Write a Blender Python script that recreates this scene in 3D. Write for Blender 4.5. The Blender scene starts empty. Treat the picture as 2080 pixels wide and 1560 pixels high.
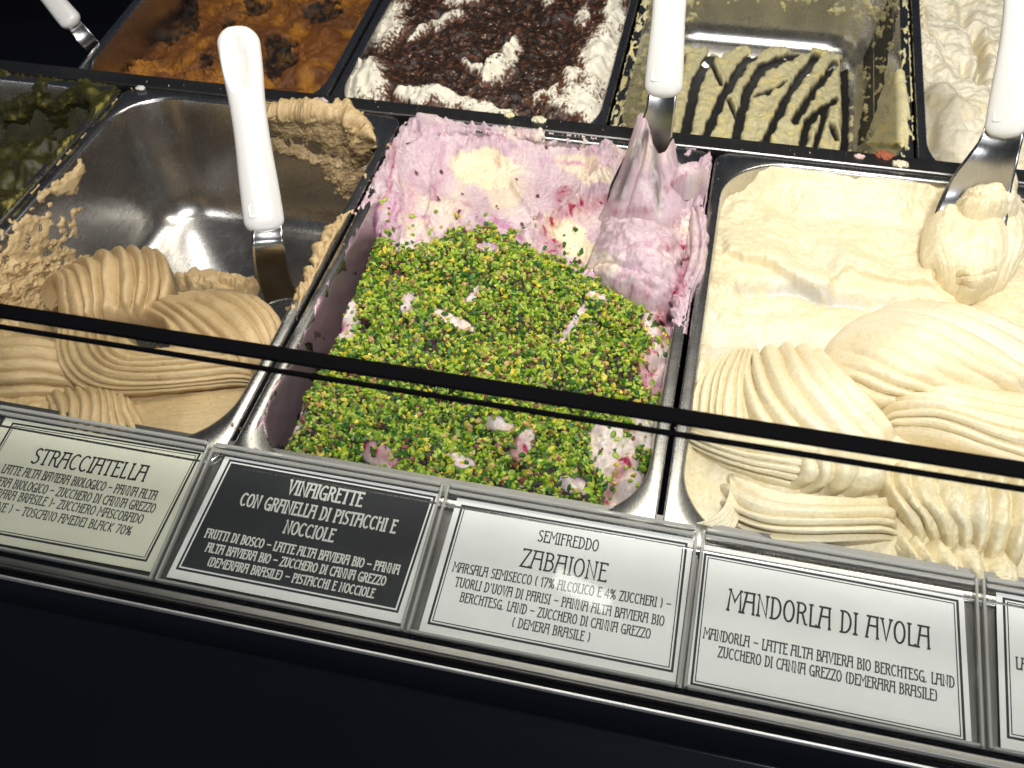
import bpy, math, random
import numpy as np
from mathutils import Matrix, Vector, Euler

S = bpy.context.scene
COL = S.collection
rad = math.radians
MM = 0.001
rng = np.random.default_rng(7)
random.seed(7)

# ------------------------------------------------------------ camera
ROT = (rad(41.8), rad(1.27), rad(12.8))
CAM = np.array([254.1, -306.4, 450.0])          # millimetres, pan rims at z = 0
FPX = 1949.0                                     # focal length in pixels of a 2080 px wide frame
cd = bpy.data.cameras.new('camera')
cam = bpy.data.objects.new('camera', cd)
COL.objects.link(cam)
cam.location = CAM * MM
cam.rotation_euler = ROT
cd.sensor_width = 36
cd.lens = 36 * FPX / 2080
cd.clip_start = 0.01
cd.clip_end = 20
cd.dof.use_dof = True
cd.dof.focus_distance = 0.57
cd.dof.aperture_fstop = 22
S.camera = cam
CM = np.array(Euler(ROT, 'XYZ').to_matrix())

# ------------------------------------------------------------ world, lamps, exposure
W = bpy.data.worlds.new('World')
S.world = W
W.use_nodes = True
bg = W.node_tree.nodes['Background']
bg.inputs[0].default_value = (0.62, 0.74, 1.0, 1)
bg.inputs[1].default_value = 0.035

def area(name, loc, sx, sy, power, col, target=None, shape='RECTANGLE', spread=180):
    l = bpy.data.lights.new(name, 'AREA')
    l.shape = shape
    l.size = sx * MM
    l.size_y = sy * MM
    l.energy = power
    l.color = col
    l.spread = rad(spread)
    o = bpy.data.objects.new(name, l)
    COL.objects.link(o)
    o.location = Vector(loc) * MM
    if target is not None:
        d = (Vector(target) - Vector(loc)).normalized()
        o.rotation_euler = d.to_track_quat('-Z', 'Y').to_euler()
    return o

area('strip_lamp', (300, 325, 520), 1060, 90, 3.45, (1.0, 0.93, 0.80), (300, 150, 0))
area('ceiling_lamp', (185, 80, 640), 74, 22, .03, (1.0, 0.96, 0.90), (150, -40, 0))
area('room_lamp', (440, -420, 1250), 190, 150, 15.0, (1.0, 0.97, 0.94), (260, 50, 0))
area('fill_lamp', (520, -900, 1100), 900, 500, 1.3, (0.95, 0.97, 1.0), (220, -50, 0))
area('panel_streak_lamp', (1000, -1500, 330), 900, 60, 9.0, (0.9, 0.92, 1.0), (400, -150, -100))  # added lamp out of view, for a streak on the counter front
S.view_settings.view_transform = 'Standard'
S.view_settings.look = 'None'
S.view_settings.exposure = 0.15
S.view_settings.gamma = 1.0
S.cycles.max_bounces = 8
S.cycles.transparent_max_bounces = 24
S.cycles.caustics_reflective = False
S.cycles.caustics_refractive = False

# ------------------------------------------------------------ helpers
def px(X, Y, Z):
    X, Y, Z = np.broadcast_arrays(X, Y, Z)
    d = np.stack([X - CAM[0], Y - CAM[1], Z - CAM[2]], -1) @ CM
    return 1040 + FPX * d[..., 0] / -d[..., 2], 780 - FPX * d[..., 1] / -d[..., 2]

def at(x, y, z):
    """the point at height z (mm) that the photograph shows at pixel (x, y)"""
    d = CM @ np.array([(x - 1040) / FPX, -(y - 780) / FPX, -1.0])
    return CAM + (z - CAM[2]) / d[2] * d

def aty(x, y, Y):
    d = CM @ np.array([(x - 1040) / FPX, -(y - 780) / FPX, -1.0])
    return CAM + (Y - CAM[1]) / d[1] * d

def sstep(a, b, x):
    t = np.clip((x - a) / (b - a), 0, 1)
    return t * t * (3 - 2 * t)

PERM = rng.permutation(512)
GR = rng.normal(size=(512, 2))
GR /= np.linalg.norm(GR, axis=1)[:, None]

def perlin(x, y, seed=0):
    x = np.asarray(x, float) + seed * 17.31
    y = np.asarray(y, float) + seed * 9.77
    xi = np.floor(x).astype(int); yi = np.floor(y).astype(int)
    xf = x - xi; yf = y - yi
    u = xf * xf * xf * (xf * (xf * 6 - 15) + 10)
    v = yf * yf * yf * (yf * (yf * 6 - 15) + 10)
    def g(ix, iy, dx, dy):
        h = PERM[(PERM[ix & 511] + iy) & 511]
        return GR[h, 0] * dx + GR[h, 1] * dy
    a = g(xi, yi, xf, yf); b = g(xi + 1, yi, xf - 1, yf)
    c = g(xi, yi + 1, xf, yf - 1); d = g(xi + 1, yi + 1, xf - 1, yf - 1)
    return 1.5 * ((a * (1 - u) + b * u) * (1 - v) + (c * (1 - u) + d * u) * v)

def fbm(x, y, scale, octv=4, seed=0, gain=0.5):
    s = 0; a = 1; f = 1 / scale
    for i in range(octv):
        s = s + a * perlin(x * f, y * f, seed + i * 3)
        a *= gain; f *= 2.03
    return s

def ridged(x, y, scale, octv=4, seed=0):
    s = 0; a = 1; f = 1 / scale; n = 0
    for i in range(octv):
        s = s + a * (1 - 2 * np.abs(perlin(x * f, y * f, seed + i * 5)))
        n += a; a *= 0.55; f *= 2.1
    return s / n

def blob(X, Y, cx, cy, rx, ry, ang=0, p=2):
    c, s = math.cos(rad(ang)), math.sin(rad(ang))
    u = ((X - cx) * c + (Y - cy) * s) / rx
    v = (-(X - cx) * s + (Y - cy) * c) / ry
    return np.exp(-np.power(u * u + v * v, p / 2))

def stroke(X, Y, pts, w, full=False):
    """soft falloff from a polyline; full also returns parameter along it"""
    best = np.full(np.shape(X), 1e9)
    for (x0, y0), (x1, y1) in zip(pts[:-1], pts[1:]):
        dx, dy = x1 - x0, y1 - y0
        t = np.clip(((X - x0) * dx + (Y - y0) * dy) / (dx * dx + dy * dy), 0, 1)
        d = np.hypot(X - x0 - t * dx, Y - y0 - t * dy)
        best = np.minimum(best, d)
    if full: return best
    return np.exp(-(best / w) ** 2)

def poly_sd(X, Y, pts):
    """signed distance, positive inside"""
    n = len(pts); d = np.full(np.shape(X), 1e9); ins = np.zeros(np.shape(X), bool)
    for i in range(n):
        x0, y0 = pts[i]; x1, y1 = pts[(i + 1) % n]
        dx, dy = x1 - x0, y1 - y0
        t = np.clip(((X - x0) * dx + (Y - y0) * dy) / (dx * dx + dy * dy), 0, 1)
        d = np.minimum(d, np.hypot(X - x0 - t * dx, Y - y0 - t * dy))
        c = ((y0 > Y) != (y1 > Y))
        xx = x0 + (Y - y0) / (dy if dy else 1e-9) * dx
        ins ^= c & (X < xx)
    return np.where(ins, d, -d)

def mix(a, b, t):
    t = np.clip(t, 0, 1)[..., None]
    return a * (1 - t) + np.asarray(b, float) * t

def mesh_np(name, V, F, mat=None, col=None, smooth=True, mats=None, midx=None):
    """V (n,3) mm, F (m,k) all alike"""
    me = bpy.data.meshes.new(name)
    V = np.ascontiguousarray(V, dtype=np.float32) * MM
    F = np.ascontiguousarray(F, dtype=np.int32)
    k = F.shape[1]
    me.vertices.add(len(V)); me.vertices.foreach_set('co', V.astype(np.float32).ravel())
    me.loops.add(F.size); me.loops.foreach_set('vertex_index', F.ravel())
    me.polygons.add(len(F))
    me.polygons.foreach_set('loop_start', np.arange(0, F.size, k, dtype=np.int32))
    me.polygons.foreach_set('loop_total', np.full(len(F), k, dtype=np.int32))
    me.polygons.foreach_set('use_smooth', np.full(len(F), smooth, dtype=bool))
    if midx is not None: me.polygons.foreach_set('material_index', np.ascontiguousarray(midx, dtype=np.int32))
    if mats:
        for m in mats: me.materials.append(m)
    elif mat: me.materials.append(mat)
    me.update(calc_edges=True)
    if col is not None:
        a = me.color_attributes.new('col', 'FLOAT_COLOR', 'POINT')
        c = np.ones((len(V), 4), np.float32); c[:, :3] = col.reshape(-1, 3)
        a.data.foreach_set('color', c.ravel())
    me.validate()
    return me

def link(name, me, parent=None, loc=None):
    o = bpy.data.objects.new(name, me)
    COL.objects.link(o)
    if parent: o.parent = parent
    if loc is not None: o.location = Vector(loc) * MM
    return o

def tag(o, label=None, cat=None, group=None, kind=None):
    if label: o['label'] = label
    if cat: o['category'] = cat
    if group: o['group'] = group
    if kind: o['kind'] = kind
    return o

def empty(name, loc=(0, 0, 0)):
    o = bpy.data.objects.new(name, None)
    COL.objects.link(o); o.location = Vector(loc) * MM
    o.empty_display_size = 0.02
    return o

def grid_faces(n, m, keep=None, wrap=False):
    idx = np.arange(n * m).reshape(n, m)
    if wrap:
        idx = np.concatenate([idx, idx[:1]], 0)
    f = np.stack([idx[:-1, :-1], idx[1:, :-1], idx[1:, 1:], idx[:-1, 1:]], -1)
    if keep is not None: f = f[keep]
    return f.reshape(-1, 4)

def compact(V, F, col=None):
    used = np.zeros(len(V), bool); used[F.ravel()] = True
    new = np.cumsum(used) - 1
    return V[used], new[F], (col[used] if col is not None else None)

class MB:
    def __init__(s): s.v = []; s.f = []
    def add(s, v, f):
        o = len(s.v); s.v += [tuple(p) for p in v]; s.f += [tuple(i + o for i in q) for q in f]
    def box(s, x0, x1, y0, y1, z0, z1, bev=0):
        if bev <= 0:
            v = [(x, y, z) for x in (x0, x1) for y in (y0, y1) for z in (z0, z1)]
            s.add(v, [(0, 1, 3, 2), (4, 6, 7, 5), (0, 4, 5, 1), (2, 3, 7, 6), (0, 2, 6, 4), (1, 5, 7, 3)])
        else:
            b = bev; prof = []
            rings = [(z0, b), (z0 + b, 0), (z1 - b, 0), (z1, b)]
            o = []; V = []
            for z, i in rings:
                q = [(x0 + b + i, y0 + i), (x1 - b - i, y0 + i), (x1 - i, y0 + b + i), (x1 - i, y1 - b - i),
                     (x1 - b - i, y1 - i), (x0 + b + i, y1 - i), (x0 + i, y1 - b - i), (x0 + i, y0 + b + i)]
                V += [(a, c, z) for a, c in q]
            F = [tuple(reversed(range(8))), tuple(range(24, 32))]
            for r in range(3):
                for k in range(8):
                    a = r * 8 + k; c = r * 8 + (k + 1) % 8
                    F.append((a, c, c + 8, a + 8))
            s.add(V, F)
    def build(s, name, mat, parent=None, M=None, smooth=False):
        me = bpy.data.meshes.new(name)
        V = [Vector(p) for p in s.v]
        if M is not None: V = [M @ p for p in V]
        me.from_pydata([p * MM for p in V], [], s.f)
        me.materials.append(mat)
        if smooth: me.polygons.foreach_set('use_smooth', [True] * len(me.polygons))
        me.update()
        return link(name, me, parent)

# ------------------------------------------------------------ materials
def newmat(name):
    m = bpy.data.materials.new(name); m.use_nodes = True
    nt = m.node_tree
    return m, nt, nt.nodes['Principled BSDF']

def N(nt, t, **kw):
    n = nt.nodes.new(t)
    for k, v in kw.items(): setattr(n, k, v)
    return n

def noise_node(nt, scale, detail=4, rough=0.55, stretch=(1, 1, 1), coord='Object'):
    tc = N(nt, 'ShaderNodeTexCoord'); mp = N(nt, 'ShaderNodeMapping')
    mp.inputs['Scale'].default_value = stretch
    nz = N(nt, 'ShaderNodeTexNoise'); nz.inputs['Scale'].default_value = scale
    nz.inputs['Detail'].default_value = detail; nz.inputs['Roughness'].default_value = rough
    nt.links.new(tc.outputs[coord], mp.inputs[0]); nt.links.new(mp.outputs[0], nz.inputs['Vector'])
    return nz

def bump(nt, src, b, strength, dist):
    bn = N(nt, 'ShaderNodeBump'); bn.inputs['Strength'].default_value = strength
    bn.inputs['Distance'].default_value = dist
    nt.links.new(src, bn.inputs['Height']); nt.links.new(bn.outputs[0], b.inputs['Normal'])
    return bn

def maprange(nt, src, a, b, c, d):
    r = N(nt, 'ShaderNodeMapRange')
    for i, v in enumerate((a, b, c, d)): r.inputs[i + 1].default_value = v
    nt.links.new(src, r.inputs[0]); return r.outputs[0]

def gelato_mat(name, rough=0.42, grain=0.5, sss=0.05, tint=(1, .8, .6), spec=0.5):
    m, nt, b = newmat(name)
    at_ = N(nt, 'ShaderNodeAttribute', attribute_name='col')
    nz = noise_node(nt, 420, 5, 0.6)
    mx = N(nt, 'ShaderNodeMix', data_type='RGBA', blend_type='MULTIPLY')
    mx.inputs['Factor'].default_value = 1
    nt.links.new(at_.outputs['Color'], mx.inputs['A'])
    v = maprange(nt, nz.outputs[0], 0.3, 0.7, 0.90, 1.06)
    cmb = N(nt, 'ShaderNodeCombineColor')
    for i in range(3): nt.links.new(v, cmb.inputs[i])
    nt.links.new(cmb.outputs[0], mx.inputs['B'])
    nt.links.new(mx.outputs['Result'], b.inputs['Base Color'])
    nt.links.new(maprange(nt, nz.outputs[0], 0.3, 0.7, rough - .08, rough + .12), b.inputs['Roughness'])
    b.inputs['Specular IOR Level'].default_value = spec
    b.inputs['Subsurface Weight'].default_value = sss
    b.inputs['Subsurface Radius'].default_value = tint
    b.inputs['Subsurface Scale'].default_value = 0.004
    n2 = noise_node(nt, 1500, 3, 0.6)
    bump(nt, n2.outputs[0], b, grain, 0.0006)
    return m

def simple(name, col, rough=0.5, metal=0.0, spec=0.5, coat=0):
    m, nt, b = newmat(name)
    b.inputs['Base Color'].default_value = (*col, 1)
    b.inputs['Roughness'].default_value = rough
    b.inputs['Metallic'].default_value = metal
    b.inputs['Specular IOR Level'].default_value = spec
    b.inputs['Coat Weight'].default_value = coat
    return m

def steel_mat(name, base=0.55, rough=0.24, stretch=(1, 1, 1), scr=0.5):
    m, nt, b = newmat(name)
    b.inputs['Metallic'].default_value = 1
    nz = noise_node(nt, 60, 6, 0.65, stretch)
    n2 = noise_node(nt, 900, 2, 0.5, (1, .04, .3))
    n3 = noise_node(nt, 22, 4, 0.6)
    ad = N(nt, 'ShaderNodeMath', operation='ADD')
    nt.links.new(maprange(nt, nz.outputs[0], .3, .7, rough - .02, rough + .03), ad.inputs[0])
    nt.links.new(maprange(nt, n2.outputs[0], .3, .7, 0, .025 if scr < .1 else .05), ad.inputs[1])
    nt.links.new(ad.outputs[0], b.inputs['Roughness'])
    cr = N(nt, 'ShaderNodeMix', data_type='RGBA')
    cr.inputs['A'].default_value = (base * .86, base * .85, base * .82, 1)
    cr.inputs['B'].default_value = (base * 1.05, base * 1.04, base * 1.02, 1)
    nt.links.new(maprange(nt, n3.outputs[0], .35, .65, 0, 1), cr.inputs['Factor'])
    nt.links.new(cr.outputs['Result'], b.inputs['Base Color'])
    bump(nt, n2.outputs[0], b, scr, 0.00008)
    return m

M_steel = steel_mat('pan_steel', .56, .25, (1, 1, 1), .04)
M_bar = steel_mat('divider_steel', 0.22, 0.34, (.05, 1, 1), .6)
M_alu = steel_mat('ledge_aluminium', 0.34, 0.36, (.03, 1, 1), .9)
M_trim = steel_mat('bright_trim', 0.7, 0.5, (.1, 1, 1), .5)
M_black = simple('black_rubber', (.006, .006, .008), .5)
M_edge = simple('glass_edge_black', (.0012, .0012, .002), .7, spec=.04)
M_well = simple('case_lining', (.008, .009, .016), .45, spec=.3)

def panel_mat():
    m, nt, b = newmat('dark_front_panel')
    nz = noise_node(nt, 9, 3)
    cr = N(nt, 'ShaderNodeMix', data_type='RGBA')
    cr.inputs['A'].default_value = (.0025, .003, .005, 1); cr.inputs['B'].default_value = (.004, .0045, .0065, 1)
    nt.links.new(nz.outputs[0], cr.inputs['Factor'])
    nt.links.new(cr.outputs['Result'], b.inputs['Base Color'])
    b.inputs['Roughness'].default_value = .2
    b.inputs['Specular IOR Level'].default_value = .5
    return m
M_panel = panel_mat()

def clear_mat(name, tint, rough, base_refl=0.0, ior=1.49):
    m, nt, b = newmat(name)
    nt.nodes.remove(b)
    tr = N(nt, 'ShaderNodeBsdfTransparent'); tr.inputs[0].default_value = (*tint, 1)
    gl = N(nt, 'ShaderNodeBsdfGlossy'); gl.inputs['Roughness'].default_value = rough
    gl.inputs['Color'].default_value = (1, 1, 1, 1)
    lw = N(nt, 'ShaderNodeLayerWeight'); lw.inputs[0].default_value = .5
    pw_ = N(nt, 'ShaderNodeMath', operation='POWER'); pw_.inputs[1].default_value = 5
    nt.links.new(lw.outputs['Facing'], pw_.inputs[0])
    ms = N(nt, 'ShaderNodeMixShader')
    f0 = ((ior - 1) / (ior + 1)) ** 2
    src = maprange(nt, pw_.outputs[0], 0, 1, f0, 1)
    if base_refl: 
        ad = N(nt, 'ShaderNodeMath', operation='ADD'); ad.inputs[1].default_value = base_refl
        nt.links.new(src, ad.inputs[0]); src = ad.outputs[0]
    nt.links.new(src, ms.inputs[0]); nt.links.new(tr.outputs[0], ms.inputs[1]); nt.links.new(gl.outputs[0], ms.inputs[2])
    nt.links.new(ms.outputs[0], nt.nodes['Material Output'].inputs[0])
    return m
M_glass = clear_mat('pane_glass', (.96, .972, .96), .0, 0, 1.45)
M_acry = clear_mat('clear_acrylic', (.985, .985, .98), .05)

def acry_edge():
    m, nt, b = newmat('acrylic_edge')
    b.inputs['Base Color'].default_value = (.80, .80, .76, 1)
    b.inputs['Roughness'].default_value = .12
    b.inputs['Transmission Weight'].default_value = .55
    b.inputs['IOR'].default_value = 1.49
    return m
M_aedge = acry_edge()

def paper_mat(name, col, blot=0.03):
    m, nt, b = newmat(name)
    nz = noise_node(nt, 28, 5, .6)
    cr = N(nt, 'ShaderNodeMix', data_type='RGBA')
    c = np.array(col)
    cr.inputs['A'].default_value = (*(c * (1 - blot)), 1); cr.inputs['B'].default_value = (*np.minimum(c * (1 + blot), .95), 1)
    nt.links.new(maprange(nt, nz.outputs[0], .35, .65, 0, 1), cr.inputs['Factor'])
    nt.links.new(cr.outputs['Result'], b.inputs['Base Color'])
    b.inputs['Roughness'].default_value = .6
    return m
M_paper = paper_mat('white_paper', (.90, .915, .93))
M_cream = paper_mat('cream_paper', (.80, .81, .68))
M_blackp = paper_mat('black_print', (.011, .013, .015), .35)
M_ink = simple('black_ink', (.018, .018, .024), .55)
M_inkg = simple('grey_ink', (.055, .055, .055), .6)
M_inkw = simple('white_ink', (.72, .72, .70), .6)

def handle_mat():
    m, nt, b = newmat('white_handle_plastic')
    b.inputs['Base Color'].default_value = (.64, .64, .62, 1)
    b.inputs['Roughness'].default_value = .32
    b.inputs['Subsurface Weight'].default_value = .1
    b.inputs['Subsurface Scale'].default_value = .004
    n2 = noise_node(nt, 60, 3)
    bump(nt, n2.outputs[0], b, .08, .001)
    return m
M_handle = handle_mat()
M_blade = steel_mat('blade_steel', .5, .2, (1, 1, .1), .4)

G_haz = gelato_mat('hazelnut_gelato', .40, .45)
G_pink = gelato_mat('berry_gelato', .42, .5, spec=.35)
G_cream = gelato_mat('almond_gelato', .33, .35, .06)
G_brown = gelato_mat('caramel_gelato', .5, .8, .03, spec=.3)
G_choc = gelato_mat('cream_cocoa', .5, .5, .08)
G_pist = gelato_mat('pistachio_gelato', .5, .6, .08, spec=.35)
G_green = gelato_mat('green_gelato', .42, .5, .05)

# ------------------------------------------------------------ setting: counter, ledge, divider
b = MB(); b.box(-900, 1100, -60, 900, -260, -250)
tag(b.build('counter_well', M_well), kind='structure')
b = MB(); b.box(-900, 1100, -60, -52, -250, -24); b.box(-900, -880, -50, 900, -250, -20); b.box(1080, 1100, -50, 900, -250, -20); b.box(-900, 1100, 880, 900, -250, -20)
tag(b.build('counter_wall', M_well), kind='structure')
# ------------------------------------------------------------ label plane
o_, LP_, LX0 = -93.73, 144.8, -8.8
T0 = np.array([LX0, -1.49, 2.9]); LD = np.array([0, -86.3, -13.9]); LH = np.linalg.norm(LD); LD = LD / LH
LN = np.cross(np.array([1., 0, 0]), -LD)          # up normal of the label plane
LM = Matrix(((1, 0, LN[0], T0[0]), (0, -LD[1], LN[1], T0[1]), (0, -LD[2], LN[2], T0[2]), (0, 0, 0, 1)))
def lp(x, y):
    """pixel -> (u, v) on the label plane, v runs up the slope"""
    d = CM @ np.array([(x - 1040) / FPX, -(y - 780) / FPX, -1.0])
    t = ((T0 - CAM) @ LN) / (d @ LN)
    P = CAM + t * d - T0
    return np.array([P[0], -(P @ LD)])

b = MB()
b.box(-900, 1100, -LH + .6, 6, -6.5, -4.2)
ledge = b.build('ledge', M_alu, None, LM); tag(ledge, kind='structure')
b = MB(); b.box(-900, 1100, -100.9, -52, -60, -17)
tag(b.build('ledge_core', M_edge), kind='structure')
b = MB(); b.box(-900, 1100, -94.8, -90.6, -16.6, -13.2, .35)
tag(b.build('ledge_rail', M_alu), kind='structure')
b = MB(); b.box(-900, 1100, -102.3, -101.0, -40, -13.6, .35)
tag(b.build('trim_strip', M_trim), kind='structure')
# front panel: slightly bulging dark sheet below the trim
Xs = np.linspace(-900, 1100, 41); prof = [(-102.4, -16.5), (-103.2, -18), (-104, -24), (-105, -36), (-105.2, -40), (-104.5, -42), (-106, -43.5), (-112, -48), (-124, -58), (-140, -74), (-158, -96), (-174, -124), (-186, -160), (-192, -200), (-190, -280), (-180, -460)]
V = np.array([[x, p[0], p[1]] for x in Xs for p in prof])
tag(link('counter_front', mesh_np('counter_front', V, grid_faces(len(Xs), len(prof)), M_panel)), kind='structure')
b = MB(); b.box(-900, 1100, 360.5, 378, -46, 1.5, .8)
tag(b.build('row_divider', M_bar), kind='structure')

# ------------------------------------------------------------ pans
PW, PY0, PY1 = 255.0, -15.0, 360.0
# (inset, z, corner radius): flange edge, flange, rolled inner lip, wall, fillet, floor
PROF = [(0, -7, 13), (0, -1.6, 13), (.5, -.5, 12.5), (1.4, 0, 12), (5.5, 0, 30), (7.2, -.25, 50), (8.2, -1.2, 50), (8.7, -3, 49),
        (10, -15, 48), (12.5, -40, 46), (15, -65, 44), (17.5, -88, 42), (19.5, -97, 40), (24, -107, 37), (31, -113, 30), (42, -116, 26), (70, -117, 20), (110, -117.5, 10)]
PT = np.concatenate([[0], np.cumsum(np.hypot(np.diff([p[0] for p in PROF]), np.diff([p[1] for p in PROF])))])
PTm = PT[-1]

def pan_pt(x0, s, t, y0=PY0, y1=PY1):
    """s in [0,1) round the pan, t millimetres down the profile; returns xyz in pan frame"""
    A = np.array(PROF, float)
    d = np.interp(t, PT, A[:, 0]); z = np.interp(t, PT, A[:, 1]); r = np.interp(t, PT, A[:, 2])
    s = np.mod(s, 1) * 8
    k = np.floor(s).astype(int); f = s - k
    X0 = x0 + d; X1 = x0 + PW - d; Y0 = y0 + d; Y1 = y1 - d
    # 0 front side, 1 corner FR, 2 right side, 3 corner BR, 4 back, 5 corner BL, 6 left, 7 corner FL
    x = np.zeros(np.shape(s)); y = np.zeros(np.shape(s))
    def arc(cx, cy, a0): 
        a = rad(a0) + f * math.pi / 2
        return cx + r * np.cos(a), cy + r * np.sin(a)
    for kk, fx, fy in ((0, X0 + r + f * (X1 - X0 - 2 * r), Y0), (2, X1, Y0 + r + f * (Y1 - Y0 - 2 * r)),
                       (4, X1 - r - f * (X1 - X0 - 2 * r), Y1), (6, X0, Y1 - r - f * (Y1 - Y0 - 2 * r))):
        m = k == kk
        x = np.where(m, fx, x); y = np.where(m, fy, y)
    for kk, (ax, ay) in ((1, arc(X1 - r, Y0 + r, -90)), (3, arc(X1 - r, Y1 - r, 0)), (5, arc(X0 + r, Y1 - r, 90)), (7, arc(X0 + r, Y0 + r, 180))):
        m = k == kk
        x = np.where(m, ax, x); y = np.where(m, ay, y)
    return np.stack([x, y, z], -1)

def pan_mesh():
    sv = []
    for k in range(8):
        n = 14 if k % 2 else 10
        sv += [(k + i / n) / 8 for i in range(n)]
    sv = np.array(sv)
    tv = np.concatenate([PT[:8], np.linspace(PT[8], PT[11], 6), np.linspace(PT[11], PT[15], 12)[1:], PT[16:]])
    s, t = np.meshgrid(sv, tv, indexing='ij')
    V = pan_pt(0, s, t).reshape(-1, 3)
    F = grid_faces(len(sv), len(tv), wrap=True)
    n, m = len(sv), len(tv)
    # floor centre fan as quads to a centre line
    ring = np.arange(n) * m + m - 1
    c = len(V)
    V = np.concatenate([V, [[PW / 2, (PY0 + PY1) / 2, -117.5]]])
    F2 = np.stack([ring, np.roll(ring, -1), np.full(n, c), np.full(n, c)], -1)
    me = bpy.data.meshes.new('gelato_pan')
    fl = [tuple(q) for q in F] + [(int(q[0]), int(q[1]), int(q[2])) for q in F2]
    me.from_pydata([tuple(p * MM) for p in V], [], fl)
    me.polygons.foreach_set('use_smooth', [True] * len(me.polygons))
    me.materials.append(M_steel); me.update()
    return me
PAN = pan_mesh()
SL = 0.08
R2M = Matrix.Translation(Vector((0, 386, -27.8)) * MM) @ Matrix.Rotation(SL, 4, 'X') @ Matrix.Translation(Vector((0, 15, 0)) * MM)
R2n = np.array(R2M); R2n[:3, 3] /= MM
def row2_world(V):
    return V @ R2n[:3, :3].T + R2n[:3, 3]
def pan(x0, row, label):
    o = link('gelato_pan', PAN)
    o.matrix_world = (R2M if row == 2 else Matrix()) @ Matrix.Translation((x0 * MM, 0, 0))
    tag(o, label, 'metal pan', 'stainless steel gelato pans')
    return o
P_ = 258.0
FX = [1.5 - 2 * P_, 1.5 - P_, 1.5, 1.5 + P_, 1.5 + 2 * P_]
RX = [1.5 + (k - 1) * P_ - 93.7 for k in range(0, 4)]
pan(FX[0], 1, 'dark steel pan smeared with green gelato at the far left of the front row')
pan(FX[1], 1, 'nearly empty steel pan with bare shiny bottom behind the hazelnut gelato folds')
pan(FX[2], 1, 'steel pan holding the pink berry gelato topped with green pistachio pieces')
pan(FX[3], 1, 'steel pan holding the pale cream almond gelato with ribbed folds')
pan(RX[0], 2, 'back row steel pan holding the caramel brown gelato')
pan(RX[1], 2, 'back row steel pan holding white cream covered in chocolate crumbs')
pan(RX[2], 2, 'back row steel pan with scraped yellow gelato in dark streaks')
pan(RX[3], 2, 'back row steel pan of white gelato at the upper right corner')

# ------------------------------------------------------------ gelato builders
def wall_z(x, y, x0):
    """height of the pan's inner surface at x, y (pan frame)"""
    def sd(inset, r):
        hx = PW / 2 - inset; hy = (PY1 - PY0) / 2 - inset
        qx = np.abs(x - x0 - PW / 2) - hx + r; qy = np.abs(y - (PY0 + PY1) / 2) - hy + r
        return -(np.hypot(np.maximum(qx, 0), np.maximum(qy, 0)) + np.minimum(np.maximum(qx, qy), 0) - r)
    d = sd(8.5, 49)
    A = np.array(PROF, float)
    return np.interp(d, A[7:, 0] - 8.5, A[7:, 1]), d

def field(name, x0, res, zf, colf, mat, parent, row=1, ylim=None, over=3.0, drop=6.0, bury=3.0):
    """a gelato surface as a fine height field, kept only where it stands above the steel"""
    ya, yb = ylim or (PY0, PY1)
    xs = np.arange(x0 + 5, x0 + PW - 5, res); ys = np.arange(ya + 5, yb - 5, res)
    X, Y = np.meshgrid(xs, ys, indexing='ij')
    wz, d = wall_z(X, Y, x0)
    Z, info = zf(X, Y, wz, d)
    keepv = (Z > wz - bury) & (d > -over)
    Z = np.where(d < 0, np.minimum(Z, Z + d * drop), Z)
    keep = keepv[:-1, :-1] | keepv[1:, :-1] | keepv[1:, 1:] | keepv[:-1, 1:]
    F = grid_faces(len(xs), len(ys), keep)
    V = np.stack([X, Y, Z], -1).reshape(-1, 3)
    C = colf(X, Y, Z, info).reshape(-1, 3)
    V, F, C = compact(V, F, C)
    if row == 2: V = row2_world(V)
    return link(name, mesh_np(name, V, F, mat, C), parent), (xs, ys, Z)

def smear(name, x0, s0, s1, t0, t1, ns, nt, thf, colf, mat, parent, row=1):
    """gelato clinging to the steel: thickness over the pan's own surface, buried where negative"""
    s, t = np.meshgrid(np.linspace(s0, s1, ns), np.linspace(t0, t1, nt), indexing='ij')
    P = pan_pt(x0, s, t)
    e = 1e-3
    ds = pan_pt(x0, s + e, t) - pan_pt(x0, s - e, t)
    dt = pan_pt(x0, s, t + .8) - pan_pt(x0, s, t - .8)
    n = np.cross(ds, dt); n /= np.linalg.norm(n, axis=-1)[..., None] + 1e-9
    c = np.array([x0 + PW / 2, (PY0 + PY1) / 2, 60.])
    sg = np.sign(((c - P) * n).sum(-1)); n *= sg[..., None]
    Pw = row2_world(P.reshape(-1, 3)).reshape(P.shape) if row == 2 else P
    qx, qy = px(Pw[..., 0], Pw[..., 1], Pw[..., 2])
    th, info = thf(s, t, P, qx, qy)
    keepv = th > -1.5
    keep = keepv[:-1, :-1] & keepv[1:, :-1] & keepv[1:, 1:] & keepv[:-1, 1:]
    V = (P + n * np.clip(th, -1.5, 60)[..., None]).reshape(-1, 3)
    C = colf(s, t, P, qx, qy, th, info).reshape(-1, 3)
    F = grid_faces(ns, nt, keep)
    V, F, C = compact(V, F, C)
    if row == 2: V = row2_world(V)
    return link(name, mesh_np(name, V, F, mat, C), parent)

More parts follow.
